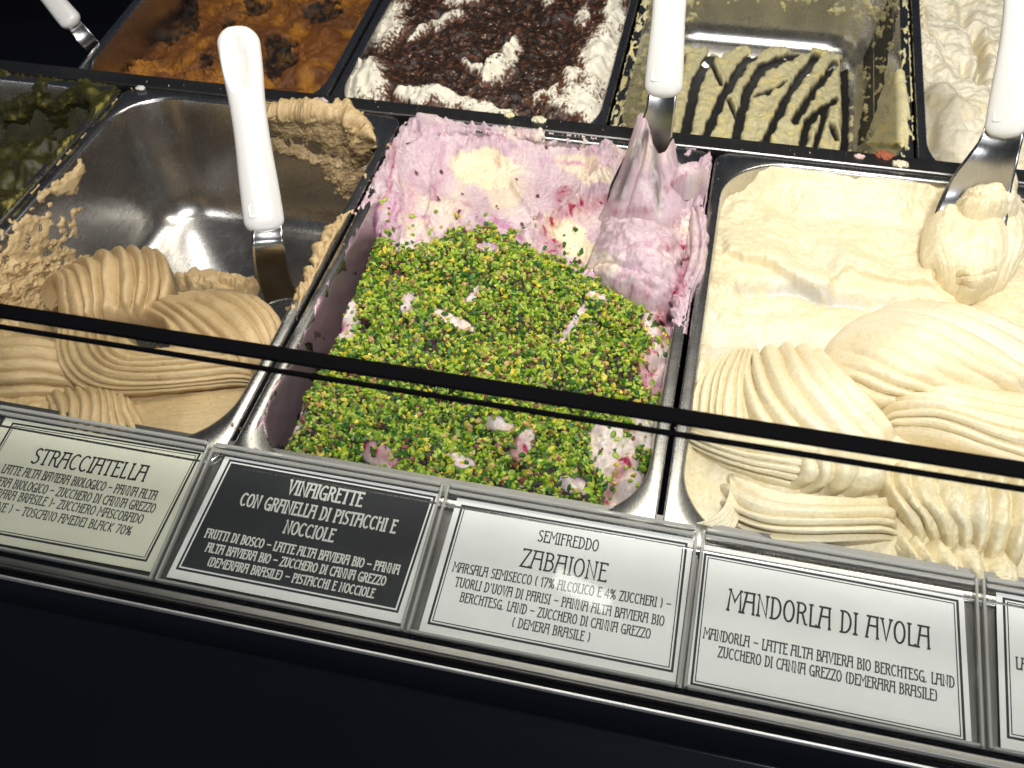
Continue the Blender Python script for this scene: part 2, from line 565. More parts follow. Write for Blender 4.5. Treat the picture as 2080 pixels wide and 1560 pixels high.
def spline_resample(A, n):
    """interpolating natural cubic through rows of A (m, ...) -> n rows"""
    m = A.shape[0]
    if m == 2:
        t = np.linspace(0, 1, n).reshape((-1,) + (1,) * (A.ndim - 1)); return A[0] * (1 - t) + A[1] * t
    B = A.reshape(m, -1); h = np.eye(m); h[0, 0] = h[-1, -1] = 1; rhs = np.zeros_like(B)
    for i in range(1, m - 1):
        h[i, i - 1] = 1; h[i, i] = 4; h[i, i + 1] = 1
        rhs[i] = 6 * (B[i - 1] - 2 * B[i] + B[i + 1])
    Mm = np.linalg.solve(h, rhs)
    t = np.linspace(0, m - 1, n); k = np.minimum(t.astype(int), m - 2); f = (t - k)[:, None]
    a = B[k]; bq = B[k + 1]; Ma = Mm[k]; Mb = Mm[k + 1]
    r = Ma * (1 - f) ** 3 / 6 + Mb * f ** 3 / 6 + (a - Ma / 6) * (1 - f) + (bq - Mb / 6) * f
    return r.reshape((n,) + A.shape[1:])

def fold(name, pts, ribs, amp, colf, mat, parent, na=150, nb=90, grooves=(), fade=(0., 0.), seed=0, edge=.10, drop=12, sharp=.55, fine=.25, rough=.35, row=1, twist=0, afade=0):
    """a folded ribbon of gelato pressed by a spatula: a spline sheet through points with ribs along it"""
    A = np.array([[at(*p) for p in r] for r in pts])
    A = spline_resample(A, na)
    A = np.swapaxes(spline_resample(np.swapaxes(A, 0, 1), nb), 0, 1)
    a, bb = np.meshgrid(np.linspace(0, 1, na), np.linspace(0, 1, nb), indexing='ij')
    da = np.gradient(A, axis=0); db = np.gradient(A, axis=1)
    n = np.cross(da, db); n /= np.linalg.norm(n, axis=-1)[..., None] + 1e-9
    if n[..., 2].mean() < 0: n = -n
    up = np.array([0, 0, 1.]); n = n * .8 + up * .2
    ww = a + .018 * fbm(a * 4, bb * 3, 1.2, 2, seed) + twist * (bb - .5) * a * (1 - a)
    wob = ww * ribs + .35 * perlin(a * ribs * .45, bb * 1.2, seed + 3)
    # unequal ribs
    rp = np.power(np.abs(np.sin(math.pi * wob)), sharp)
    k = np.floor(wob)
    ra = .6 + .55 * np.abs(np.sin(k * 12.9 + seed))
    fd = np.ones_like(bb)
    if fade[0]: fd = fd * sstep(0, fade[0], bb + .12 * perlin(a * 5, bb, seed + 8))
    if fade[1]: fd = fd * sstep(0, fade[1], 1 - bb + .12 * perlin(a * 5, bb, seed + 9))
    if afade: fd = fd * sstep(0, afade, a)
    h = 1.45 * amp * ra * (rp - .62) * fd if ribs else 0 * a
    # fine lines running along the ribs
    h = h + fine * (perlin(ww * max(ribs, 4) * 5.1, bb * 2.2, seed + 11) + .5 * perlin(ww * max(ribs, 4) * 11, bb * 3.5, seed + 12))
    h = h + rough * fbm(A[..., 0], A[..., 1], 9, 4, seed + 20)
    for ga_, gw_, gd_ in grooves:
        h = h - gd_ * np.exp(-((a - ga_ - .05 * np.sin(3 * bb)) / gw_) ** 2) * sstep(0, .2, bb) * sstep(1, .8, bb)
    # pits
    pit = perlin(A[..., 0] / 4.2, A[..., 1] / 4.2, seed + 31)
    h = h - .8 * sstep(.62, .8, pit)
    V = A + n * h[..., None]
    e = np.minimum(np.minimum(a, 1 - a) * (na / nb) ** .0, np.minimum(bb, 1 - bb))
    jag = e * (1 + .25 * fbm(A[..., 0], A[..., 1], 14, 3, seed + 40))
    q = 1 - np.clip(jag / edge, 0, 1)
    V[..., 2] -= drop * (1 - np.sqrt(np.clip(1 - q * q, 0, 1)))
    C = colf(V[..., 0], V[..., 1], V[..., 2], rp)
    F = grid_faces(na, nb)
    # close the sheet underneath with a skirt so it has real depth
    per = np.concatenate([np.arange(nb), np.arange(1, na) * nb + nb - 1, (na - 1) * nb + np.arange(nb - 2, -1, -1), np.arange(na - 2, 0, -1) * nb])
    Vf = V.reshape(-1, 3); cen = Vf[per].mean(0)
    low = Vf[per].copy(); low[:, 2] -= 9; low[:, :2] = low[:, :2] * .93 + cen[:2] * .07
    o = len(Vf); m = len(per); i = np.arange(m); j = (i + 1) % m
    F2 = np.stack([per[i], per[j], o + j, o + i], -1)
    V2 = np.concatenate([Vf, low]); C2 = np.concatenate([C.reshape(-1, 3), C.reshape(-1, 3)[per]])
    F = np.concatenate([F, F2])
    return link(name, mesh_np(name, V2, F, mat, C2), parent)

#==PARTS==
# ------------------------------------------------------------ hazelnut gelato (left pan)
HZ = np.array([.52, .38, .195])
def haz_col(X, Y, Z, info=None):
    c = np.broadcast_to(HZ, X.shape + (3,)).copy()
    n = fbm(X, Y, 40, 4, 5)
    c = mix(c, HZ * [1.14, 1.16, 1.2], sstep(-.3, .8, n))
    sp = perlin(X / 1.6, Y / 1.6, 77)
    c = mix(c, HZ * [.66, .58, .45], sstep(.55, .8, sp) * .7)
    return c

def haz_z(X, Y, wz, d):
    x0 = FX[1]
    qx, qy = px(X, Y, -60.)
    # front mass, rising to the front
    edge = 118 + 14 * fbm(X, Y, 30, 3, 1) + 26 * sstep(-60, 0, X) - 4 * sstep(-180, -250, X)
    m = sstep(0, 55, edge - Y)
    z = -125 + 100 * m + 10 * fbm(X, Y, 26, 4, 3) * (1 - sstep(60, 20, Y) * .7)
    z = z + 16 * sstep(60, 10, Y)
    # rubble behind the folds
    rub = ridged(X, Y, 13, 4, 9)
    zr = -122 + 46 * sstep(0, 34, edge + 26 - Y + 22 * fbm(X, Y, 26, 4, 12)) + 3 * rub + 5 * fbm(X, Y, 9, 4, 13)
    z = np.maximum(z, zr)
    # heap against the right wall round the spatula, and against the left wall
    rw = sstep(42, 4, (x0 + PW - X) - 8) * sstep(235, 165, Y)
    z = np.maximum(z, -124 + 85 * rw + 3 * ridged(X, Y, 11, 4, 22) + 6 * fbm(X, Y, 12, 4, 21))
    lw = sstep(48, 4, (X - x0) - 8) * sstep(185, 120, Y)
    z = np.maximum(z, -124 + 78 * lw + 3 * ridged(X, Y, 10, 4, 25) + 6 * fbm(X, Y, 12, 4, 26))
    # scraps on the floor
    fx, fy = px(X, Y, -112.)
    pd = poly_sd(fx, fy, [(338, 492), (360, 485), (390, 490), (415, 500), (445, 498), (466, 522), (455, 535), (420, 540), (405, 552), (380, 545), (372, 520), (350, 515)])
    z = np.maximum(z, -124 + 14 * sstep(-8, 16, pd + 4 * fbm(X, Y, 8, 3, 31)) + 2 * fbm(X, Y, 6, 3, 2) * sstep(-4, 8, pd))
    pd2 = poly_sd(fx, fy, [(350, 560), (390, 545), (430, 548), (470, 560), (520, 560), (520, 600), (400, 600), (360, 580)])
    z = np.maximum(z, -124 + 22 * sstep(-14, 22, pd2 + 9 * fbm(X, Y, 10, 4, 33)))
    for i, (cx, cy, r) in enumerate([(645, 412, 8), (668, 440, 6), (600, 475, 12), (655, 455, 7), (590, 350, 4), (250, 545, 9), (655, 470, 8)]):
        bd = blob(fx, fy, cx, cy, r, r * .7, 20 * i)
        z = np.maximum(z, -120.5 + 7 * bd * (1 + .6 * perlin(X / 4, Y / 4, i)))
    return z, None
gl = empty('gelato', (FX[1] + 120, 60, -60))
tag(gl, 'light brown hazelnut gelato pushed into ribbed folds at the front of its pan', 'gelato')
GLP = []
def child(parent, o):
    """parents keeping world placement"""
    o.parent = parent
    o.matrix_parent_inverse = parent.matrix_basis.inverted()
    return o
o, HF = field('gelato_base', FX[1], .75, haz_z, haz_col, G_haz, None, ylim=(PY0, 262))
child(gl, o)

def haz_smear(s, t, P, qx, qy):
    r = ridged(qx, qy, 44, 3, 41); f = fbm(qx, qy, 30, 5, 43); pk = perlin(qx / 5.5, qy / 5.5, 48)
    th = np.full(qx.shape, -4.)
    # back right corner, thick
    pd = poly_sd(qx, qy, [(520, 214), (600, 205), (660, 215), (690, 196), (720, 196), (745, 250), (775, 300), (740, 370), (720, 415), (690, 400), (640, 345), (590, 318), (520, 322), (500, 290)])
    a = sstep(-6, 22, pd + 12 * f) * (6 + 2.4 * r + 2 * f - 1.6 * sstep(.3, .7, pk))
    # a scooped hollow through it
    hol = stroke(qx, qy, [(505, 262), (600, 290), (690, 318)], 17)
    a = a - 5.5 * hol
    crest = stroke(qx, qy, [(530, 225), (620, 232), (700, 215), (735, 260), (745, 300)], 15)
    a = a + crest * (6 + 2.2 * r + 1.5 * f)
    th = np.where(pd > -25, a - 2.2, th)
    return th, None
o = smear('wall_smear', FX[1], 3.1 / 8, 5.0 / 8, 2.5, 112, 520, 230, lambda s, t, P, qx, qy: haz_smear(s, t, P, qx, qy),
          lambda s, t, P, qx, qy, th, i: haz_col(qx * .4, qy * .4, th), G_haz, None)
child(gl, o)
o = smear('wall_smear', FX[1], 1.9 / 8, 3.3 / 8, 4.0, 95, 480, 150,
          lambda s, t, P, qx, qy: (-3.2 + 5.5 * sstep(650, 470, qy) * sstep(-20, 40, qy - 430) + 3.2 * fbm(qx, qy, 24, 5, 51) + 5 * sstep(20, 0, t - 4) * sstep(400, 470, qy) * sstep(680, 600, qy) + 1.6 * fbm(qx, qy, 10, 3, 4) + 2.5 * fbm(qx, qy, 60, 3, 44), None),
          lambda s, t, P, qx, qy, th, i: haz_col(qx * .4, qy * .4, th), G_haz, None)
child(gl, o)
def left_sm(s, t, P, qx, qy):
    f = fbm(qx, qy, 22, 5, 61)
    th = np.full(qx.shape, -4.)
    p1 = poly_sd(qx, qy, [(70, 400), (100, 375), (120, 365), (165, 322), (172, 350), (150, 405), (130, 395), (100, 400), (78, 420)])
    th = np.maximum(th, -1.5 + 4.5 * sstep(-5, 12, p1 + 7 * f))
    p2 = poly_sd(qx, qy, [(0, 480), (30, 450), (80, 420), (110, 430), (105, 500), (150, 430), (165, 470), (140, 500), (180, 520), (120, 545), (60, 560), (-20, 570)])
    th = np.maximum(th, -2.0 + 3.0 * sstep(-12, 16, p2 + 20 * f) + 1.5 * f)
    p3 = (qy - 505) / 40
    th = np.maximum(th, -2.5 + 9 * sstep(0, 1.2, p3 + f * .7) * (.75 + .35 * fbm(qx, qy, 34, 4, 66)) + .8 * fbm(qx, qy, 8, 3, 67))
    th = np.minimum(th, 16)
    return th, None
o = smear('wall_smear', FX[1], 5.4 / 8, 7.2 / 8, 6.0, 100, 460, 220, left_sm,
          lambda s, t, P, qx, qy, th, i: haz_col(qx * .4, qy * .4, th), G_haz, None)
child(gl, o)

HFOLD = [
 # upper shell, ribs running down towards the viewer
 dict(pts=[[(72, 590, -36), (100, 560, -26), (110, 620, -24), (120, 650, -32)],
           [(120, 552, -34), (150, 545, -16), (160, 600, -12), (170, 655, -22)],
           [(190, 520, -34), (215, 520, -12), (225, 580, -8), (215, 640, -16)],
           [(265, 506, -34), (290, 515, -12), (300, 570, -8), (285, 632, -16)],
           [(322, 508, -38), (345, 530, -22), (352, 570, -20), (335, 615, -26)]], ribs=9, amp=5.0, seed=3, afade=.35, fade=(.05, .1), sharp=.8),
 # main mound, upper right
 dict(pts=[[(265, 640, -22), (330, 660, -6), (330, 730, 0), (320, 775, -10)],
           [(300, 600, -26), (370, 640, -2), (440, 710, 4), (450, 770, -8)],
           [(350, 590, -26), (430, 625, 0), (500, 690, 4), (520, 755, -10)],
           [(430, 582, -28), (490, 605, -4), (545, 655, -2), (560, 720, -12)],
           [(500, 590, -36), (540, 610, -16), (572, 650, -12), (582, 700, -20)]], ribs=8, amp=3.6, seed=7, fade=(.25, 0), sharp=.6),
 # main mound, lower left nested arcs
 dict(pts=[[(118, 660, -16), (112, 720, -6), (170, 795, -6), (330, 800, -6), (530, 780, -12)],
           [(150, 655, -10), (150, 715, 2), (200, 765, 4), (330, 775, 4), (520, 755, -2)],
           [(200, 655, -8), (200, 700, 6), (240, 735, 8), (330, 740, 8), (500, 725, 2)],
           [(260, 660, -12), (260, 680, 0), (290, 700, 4), (360, 700, 4), (480, 690, -2)]], ribs=8, amp=3.2, seed=12, sharp=.6, edge=.08),
 # left horizontal ribs
 dict(pts=[[(-60, 670, -20), (0, 680, -8), (70, 682, -6), (118, 700, -14)],
           [(-60, 710, -12), (0, 715, 0), (70, 715, 0), (135, 730, -10)],
           [(-60, 760, -12), (0, 765, 0), (75, 765, -2), (150, 775, -10)],
           [(-60, 810, -24), (0, 808, -12), (80, 805, -12), (150, 808, -18)]], ribs=5, amp=4.4, seed=17, sharp=.6),
 # smooth front slope
 dict(pts=[[(250, 790, -14), (330, 800, -10), (430, 790, -9), (510, 780, -14)],
           [(230, 830, -12), (330, 835, -4), (420, 830, -5), (495, 815, -12)],
           [(230, 880, -10), (330, 880, -3), (400, 880, -4), (462, 850, -10)],
           [(230, 920, -14), (320, 920, -8), (380, 915, -10), (430, 890, -14)]], ribs=0, amp=0, seed=19, edge=.05),
 # front fan
 dict(pts=[[(80, 800, -14), (90, 815, -6), (95, 850, -4), (100, 890, -8)],
           [(150, 785, -12), (160, 800, 0), (165, 850, 2), (150, 900, -6)],
           [(215, 785, -12), (222, 800, 2), (230, 850, 3), (240, 910, -6)],
           [(250, 788, -16), (268, 815, -4), (290, 850, -2), (330, 910, -8)]], ribs=10, amp=2.6, seed=23, sharp=.7),
]
for fdict in HFOLD:
    fdict = dict(fdict); pts = fdict.pop('pts'); rb = fdict.pop('ribs'); am = fdict.pop('amp')
    child(gl, fold('gelato_fold', pts, rb, am, lambda X, Y, Z, r: haz_col(X, Y, Z), G_haz, None, **fdict))

# ------------------------------------------------------------ almond gelato (right pan)
AL = np.array([.77, .68, .455])
def alm_col(X, Y, Z, info=None):
    c = np.broadcast_to(AL, X.shape + (3,)).copy()
    n = fbm(X, Y, 50, 4, 105)
    c = mix(c, AL * [1.05, 1.08, 1.2], sstep(-.3, .7, n))
    sp = perlin(X / 1.5, Y / 1.5, 177)
    c = mix(c, AL * [.8, .7, .5], sstep(.66, .85, sp) * .6)
    if info is not None:
        c = mix(c, [.55, .56, .55], info)
    return c
def alm_z(X, Y, wz, d):
    qx, qy = px(X, Y, -12.)
    f = fbm(X, Y, 30, 4, 111)
    z = -17 + 3 * f + .5 * fbm(X, Y, 9, 3, 112)
    # raised ledge along the back wall, rough lower lip
    lip = sstep(455, 395, qy - (qx - 1500) * .10 - 6 * f)
    z = z + 0 * lip
    top = 8 * sstep(415, 392, qy - (qx - 1500) * .115 + 6 * f) * sstep(1560, 1640, qx + 8 * f)
    z = z + top
    z = z - 10 * stroke(qx, qy, [(1600, 408), (1720, 420), (1880, 440)], 17) + 1.6 * ridged(X, Y, 6, 3, 115) * stroke(qx, qy, [(1560, 400), (1720, 400), (1880, 415)], 16)
    z = z - 9 * blob(qx, qy, 1545, 385, 45, 20, 10) + 4 * stroke(qx, qy, [(1490, 420), (1600, 360), (1650, 345)], 16)
    # curling flake edges
    def step(pts, w, h):
        pts = np.array(pts, float); base = np.interp(qx, pts[:, 0], pts[:, 1])
        inx = sstep(pts[0, 0] - 12, pts[0, 0] + 12, qx) * sstep(pts[-1, 0] + 12, pts[-1, 0] - 12, qx)
        dd = qy - base + 5 * fbm(X, Y, 12, 3, 120)
        return h * inx * (sstep(w, 0, dd) * sstep(-70, 0, dd))
    z = z + step([(1475, 508), (1510, 520), (1570, 530), (1620, 560), (1690, 592)], 7, 8)
    z = z + step([(1690, 560), (1730, 540), (1800, 560), (1900, 575)], 5, 6)
    z = z + step([(1560, 470), (1600, 480), (1640, 470)], 4, 1.5)
    # trough where the steel nearly shows
    tr = stroke(qx, qy, [(1510, 575), (1600, 572), (1690, 592), (1780, 602), (1890, 605)], 12)
    z = z - 10 * tr
    # rough lumps at the left, below the trough
    z = z + 7 * blob(qx, qy, 1465, 585, 40, 24, 10) * (1 + .6 * ridged(X, Y, 9, 3, 130)) + 7 * blob(qx, qy, 1475, 650, 36, 24) * (1 + .5 * ridged(X, Y, 9, 3, 131))
    z = z - 6 * blob(qx, qy, 1545, 690, 18, 22) - 3 * stroke(qx, qy, [(1480, 600), (1500, 630), (1560, 625)], 9)
    z = z + 3.5 * blob(qx, qy, 1620, 640, 50, 20, -20)
    # rear edge meets the steel raggedly
    z = z + 9 * sstep(9, 0, d) * (sstep(300, 345, Y) + .5 * sstep(340, 200, Y)) * (1 + .5 * f)
    z = np.minimum(z, np.where((d < 12) & (Y > 200), -2.5 + 1.2 * f + .18 * d, 99))
    # higher under the folds
    z = z + 9 * sstep(175, 120, Y) - 6 * sstep(40, 0, Y)
    pits = perlin(X / 2.6, Y / 2.6, 140)
    z = z - 1.0 * sstep(.6, .8, pits) * sstep(-.4, .4, fbm(X, Y, 40, 2, 141))
    info = np.clip(.85 * tr * sstep(-.5, .4, f + .25) + .5 * blob(qx, qy, 1545, 690, 20, 24), 0, 1)
    info = np.maximum(info, .55 * blob(qx, qy, 1470, 720, 40, 22))
    return z, info
ga = empty('gelato', (FX[3] + 120, 60, -20))
tag(ga, 'pale cream almond gelato with glossy ribbed folds in front of a scraped flat surface', 'gelato')
o, AF = field('gelato_base', FX[3], .75, alm_z, alm_col, G_cream, None)
child(ga, o)
AFOLD = [
 # glossy dome at the right
 dict(pts=[[(1690, 790, -14), (1730, 800, -4), (1790, 812, 2), (1850, 830, -4)],
           [(1668, 735, -10), (1750, 745, 12), (1850, 780, 14), (1960, 830, 0)],
           [(1695, 668, -12), (1790, 680, 16), (1895, 725, 20), (2040, 800, 4)],
           [(1765, 625, -14), (1880, 642, 14), (1990, 692, 18), (2130, 775, 6)],
           [(1850, 600, -18), (1960, 610, 0), (2060, 640, 2), (2200, 710, -4)]], ribs=9, amp=3.6, seed=203, fade=(.5, 0), sharp=.65),
 # narrow fan at far left
 dict(pts=[[(1545, 700, -12), (1540, 760, 2), (1545, 840, 4), (1560, 900, -4)],
           [(1505, 700, -14), (1480, 750, 2), (1470, 820, 4), (1470, 890, -4)],
           [(1470, 720, -18), (1425, 760, -6), (1400, 810, -4), (1392, 880, -12)]], ribs=8, amp=2.8, seed=207, sharp=.7),
 # six broad arcs
 dict(pts=[[(1512, 740, -10), (1508, 800, 6), (1550, 880, 8), (1640, 950, -2)],
           [(1545, 700, -8), (1560, 765, 14), (1620, 845, 16), (1710, 925, 4)],
           [(1610, 692, -8), (1650, 750, 16), (1715, 825, 18), (1785, 905, 4)],
           [(1665, 705, -12), (1730, 765, 6), (1785, 815, 6), (1825, 875, -6)]], ribs=6, amp=4.2, seed=211, sharp=.6, na=190),
 # straight ribs at the right
 dict(pts=[[(1800, 778, -8), (1900, 770, 4), (2000, 778, 4), (2140, 795, 2)],
           [(1795, 815, -2), (1900, 812, 18), (2010, 835, 20), (2150, 865, 16)],
           [(1795, 850, -2), (1900, 850, 17), (2010, 880, 19), (2150, 920, 14)],
           [(1800, 885, -10), (1900, 900, 2), (2010, 930, 4), (2150, 975, 0)]], ribs=6, amp=3.6, seed=215, sharp=.6),
 # nested arcs at the lower left
 dict(pts=[[(1385, 900, -14), (1470, 945, -8), (1590, 985, -8), (1740, 1015, -12)],
           [(1388, 885, -6), (1470, 920, 6), (1590, 945, 8), (1720, 970, 2)],
           [(1395, 865, -4), (1475, 890, 8), (1590, 905, 12), (1700, 925, 8)],
           [(1405, 835, -8), (1480, 855, 4), (1580, 862, 8), (1690, 872, 2)]], ribs=8, amp=3.2, seed=219, sharp=.6),
 # rolled rib ends
 dict(pts=[[(1600, 890, 0), (1622, 935, 10), (1615, 965, 4), (1580, 975, -8)],
           [(1680, 890, 4), (1705, 945, 16), (1692, 985, 6), (1640, 1010, -12)],
           [(1770, 900, 0), (1800, 945, 10), (1790, 985, 2), (1740, 1020, -14)]], ribs=4, amp=4.4, seed=223, sharp=.75),
 # lower front ribs sweeping right
 dict(pts=[[(1480, 950, -8), (1560, 985, -2), (1680, 1005, 0), (1830, 1008, -4)],
           [(1462, 985, -6), (1540, 1030, 4), (1670, 1040, 6), (1830, 1038, 0)],
           [(1470, 1030, -8), (1550, 1068, 2), (1670, 1075, 4), (1830, 1068, -2)],
           [(1490, 1075, -12), (1570, 1105, -6), (1680, 1108, -6), (1840, 1095, -12)]], ribs=5, amp=4.0, seed=227, sharp=.6),
 # curled sheet at the front left corner
 dict(pts=[[(1480, 955, -6), (1478, 1005, 2), (1450, 1045, 3), (1402, 1062, -1)],
           [(1500, 970, -8), (1505, 1030, -3), (1490, 1080, -3), (1440, 1105, -5)]], ribs=0, amp=0, seed=231, edge=.07, drop=7),
 # hanging rib ends at the lower right
 dict(pts=[[(1790, 930, -8), (1795, 985, 4), (1830, 1045, 0), (1850, 1095, -10)],
           [(1880, 940, -2), (1885, 1005, 12), (1915, 1060, 6), (1930, 1110, -10)],
           [(1980, 955, 0), (1990, 1025, 13), (2000, 1085, 5), (1985, 1130, -10)],
           [(2100, 970, -2), (2110, 1050, 12), (2090, 1120, 4), (2060, 1160, -10)]], ribs=7, amp=5.0, seed=235, sharp=.8, rough=1.6, na=190),
 dict(pts=[[(1790, 1080, -12), (1830, 1110, -4), (1850, 1140, -4), (1860, 1170, -10)],
           [(1900, 1095, -10), (1925, 1130, -2), (1945, 1165, -3), (1955, 1200, -10)],
           [(2080, 1120, -10), (2080, 1160, 0), (2085, 1200, -2), (2080, 1240, -10)]], ribs=5, amp=4.0, seed=239, sharp=.8, rough=1.5),
]
for fdict in AFOLD:
    fdict = dict(fdict); pts = fdict.pop('pts'); rb = fdict.pop('ribs'); am = fdict.pop('amp')
    child(ga, fold('gelato_fold', pts, rb, am, lambda X, Y, Z, r: alm_col(X, Y, Z), G_cream, None, **fdict))

# ------------------------------------------------------------ berry gelato (centre pan)
PK = np.array([.59, .455, .50]); CR = np.array([.82, .72, .52]); VI = np.array([.45, .30, .385]); BE = np.array([.30, .012, .06]); DK = np.array([.035, .004, .012])
NUT = [(748, 500), (775, 470), (800, 488), (860, 500), (930, 470), (975, 460), (1010, 472), (1060, 490), (1110, 520), (1175, 548), (1250, 585), (1300, 600), (1335, 650), (1350, 700), (1330, 760), (1345, 800), (1335, 850), (1350, 900), (1330, 960), (1290, 1010), (1180, 1040), (900, 1000), (566, 930), (585, 870), (604, 790), (664, 690), (712, 590), (738, 540)]
DARK = [(740, 660, 30), (1240, 740, 48), (895, 800, 62), (1100, 930, 24), (1340, 660, 22), (1290, 820, 24), (880, 705, 34), (660, 665, 24), (1010, 735, 24), (1250, 1000, 22)]
BARE = [(920, 650, 42, 9, 25), (1165, 655, 42, 7, -55), (838, 488, 40, 16, -20), (705, 632, 18, 26, 10), (960, 600, 22, 7, -50), (770, 925, 34, 20, 25), (935, 935, 26, 12, 20), (1245, 920, 40, 62, -20), (1335, 745, 30, 46, 10), (590, 850, 22, 50, 20), (1215, 600, 22, 8, 10), (830, 615, 14, 20, 20), (1060, 905, 16, 34, 30), (1270, 990, 40, 40, 0), (1010, 860, 30, 12, 10), (1330, 650, 20, 34, 0), (1300, 590, 20, 14, 0), (700, 665, 30, 22, 0), (1310, 870, 26, 40, 0), (990, 500, 20, 8, 0), (1165, 985, 30, 14, 20)]
def ber_z(X, Y, wz, d):
    qx, qy = px(X, Y, -6.)
    f = fbm(X, Y, 32, 4, 301); r1 = ridged(X, Y, 12, 4, 303)
    z = -14 + 3.5 * fbm(X, Y, 42, 3, 301) + .35 * fbm(X, Y, 6, 3, 304)
    # banks against the walls at the back, with ragged crests
    bank = sstep(20, 2, d) * sstep(190, 280, Y)
    z = z + bank * (10 + 2.5 * f + 1.6 * ridged(X, Y, 6, 3, 306))
    z = np.where((d < 14) & (Y > 250), np.minimum(z, -3 + .5 * d + 1.5 * f), z)
    z = z + 11 * blob(qx, qy, 868, 268, 34, 26) * (1 + .3 * r1)
    z = z + 4 * blob(qx, qy, 800, 330, 40, 60) * (.8 + .3 * r1)
    # scooped bowls
    z = z - 7 * blob(qx, qy, 985, 350, 95, 52, 5, 4) - 5 * blob(qx, qy, 880, 430, 60, 70, 20)
    def tear(z, pts, w, h):
        pts = np.array(pts, float); sd_ = stroke(qx + 6 * f, qy + 6 * f, pts, 1, True)
        # raised torn lip with a hollow on its far side
        return z + h * np.exp(-(sd_ / w) ** 2) * (.7 + .5 * ridged(X, Y, 7, 3, 381))
    z = tear(z, [(900, 285), (880, 340), (868, 420), (880, 470)], 7, 4)
    z = tear(z, [(1040, 345), (1075, 400), (1100, 440), (1140, 470)], 6, 4.6)
    z = tear(z, [(820, 300), (805, 380), (812, 470)], 8, 4.5)
    z = tear(z, [(1200, 310), (1215, 360), (1180, 400)], 9, 5)
    z = tear(z, [(1120, 480), (1150, 540), (1200, 560)], 9, 5)
    z = z + 1.3 * np.sin((qx * .75 - qy * .3) / 11 + 3 * fbm(X, Y, 30, 2, 383)) * blob(qx, qy, 960, 450, 120, 40, 20)
    z = z + 5 * stroke(qx, qy, [(935, 300), (960, 290), (1010, 295), (1020, 312)], 9) * (1 + .8 * r1)
    z = z - 4 * blob(qx, qy, 1120, 340, 90, 45, 10)
    z = z + (9 + 6 * r1) * stroke(qx, qy, [(1235, 300), (1222, 360), (1160, 415), (1105, 440), (1075, 470)], 17)
    z = z - 8 * blob(qx, qy, 1150, 470, 60, 34, 40) - 5 * blob(qx, qy, 1180, 510, 70, 26, 20)
    # right heap
    z = z + 12 * blob(qx, qy, 1300, 520, 95, 60, 10) * (1 + .25 * r1) + 8 * blob(qx, qy, 1390, 560, 40, 90) * (.8 + .5 * r1)
    z = z + 9 * blob(qx, qy, 1400, 420, 36, 90) * (.8 + .5 * r1)
    z = z - 8 * stroke(qx, qy, [(1345, 560), (1375, 600), (1360, 640)], 10) - 6 * blob(qx, qy, 1290, 575, 14, 26, 10)
    # front mound under the nuts
    sd = poly_sd(qx, qy, NUT)
    m = sstep(-30, 60, sd)
    z = z + m * (9 + 8 * fbm(X, Y, 46, 3, 310) + 3.2 * fbm(X, Y, 15, 3, 311))
    for cx, cy, r in DARK: z = z - 3.0 * blob(qx, qy, cx, cy, r, r * .7)
    z = z + 5 * stroke(qx, qy, [(640, 700), (800, 560), (1000, 500), (1200, 590), (1330, 680)], 34)
    z = z - 4 * stroke(qx, qy, [(660, 730), (860, 730), (1050, 790), (1300, 800)], 30)
    for (cx, cy, rx, ry, an) in BARE:
        z = z + 3.6 * blob(qx, qy, cx, cy, rx, ry, an) + 1.5 * blob(qx, qy, cx, cy, rx, ry, an) * np.sin((qx * .6 + qy) / 6 + 3 * perlin(X / 12, Y / 12, 8))
    # swirl folds at the bottom
    for k, (cx, cy, rr) in enumerate([(1225, 950, 70), (770, 930, 44), (1060, 930, 40)]):
        rad_ = np.hypot(qx - cx, (qy - cy) * .8)
        z = z + 2.6 * np.sin(rad_ / 8.5 + perlin(X / 20, Y / 20, k)) * np.exp(-(rad_ / rr) ** 2)
    # the mass has shrunk away from the left wall and the front left corner
    x0 = FX[2]
    gapw = 6.5 * sstep(225, 130, Y) * (1 + .5 * f) + 3
    gl_ = np.minimum(X - x0 - 8, 400)
    z = z - 75 * (1 - sstep(gapw - 9, gapw + 14, gl_ + 3 * r1)) * sstep(250, 205, Y)
    # and thins at the right wall in front
    z = z - 10 * sstep(16, 3, d) * sstep(150, 60, Y)
    z = z + .7 * fbm(X, Y, 3.0, 2, 320) * (1 - blob(qx, qy, 985, 350, 80, 45, 5, 4))
    return z, None
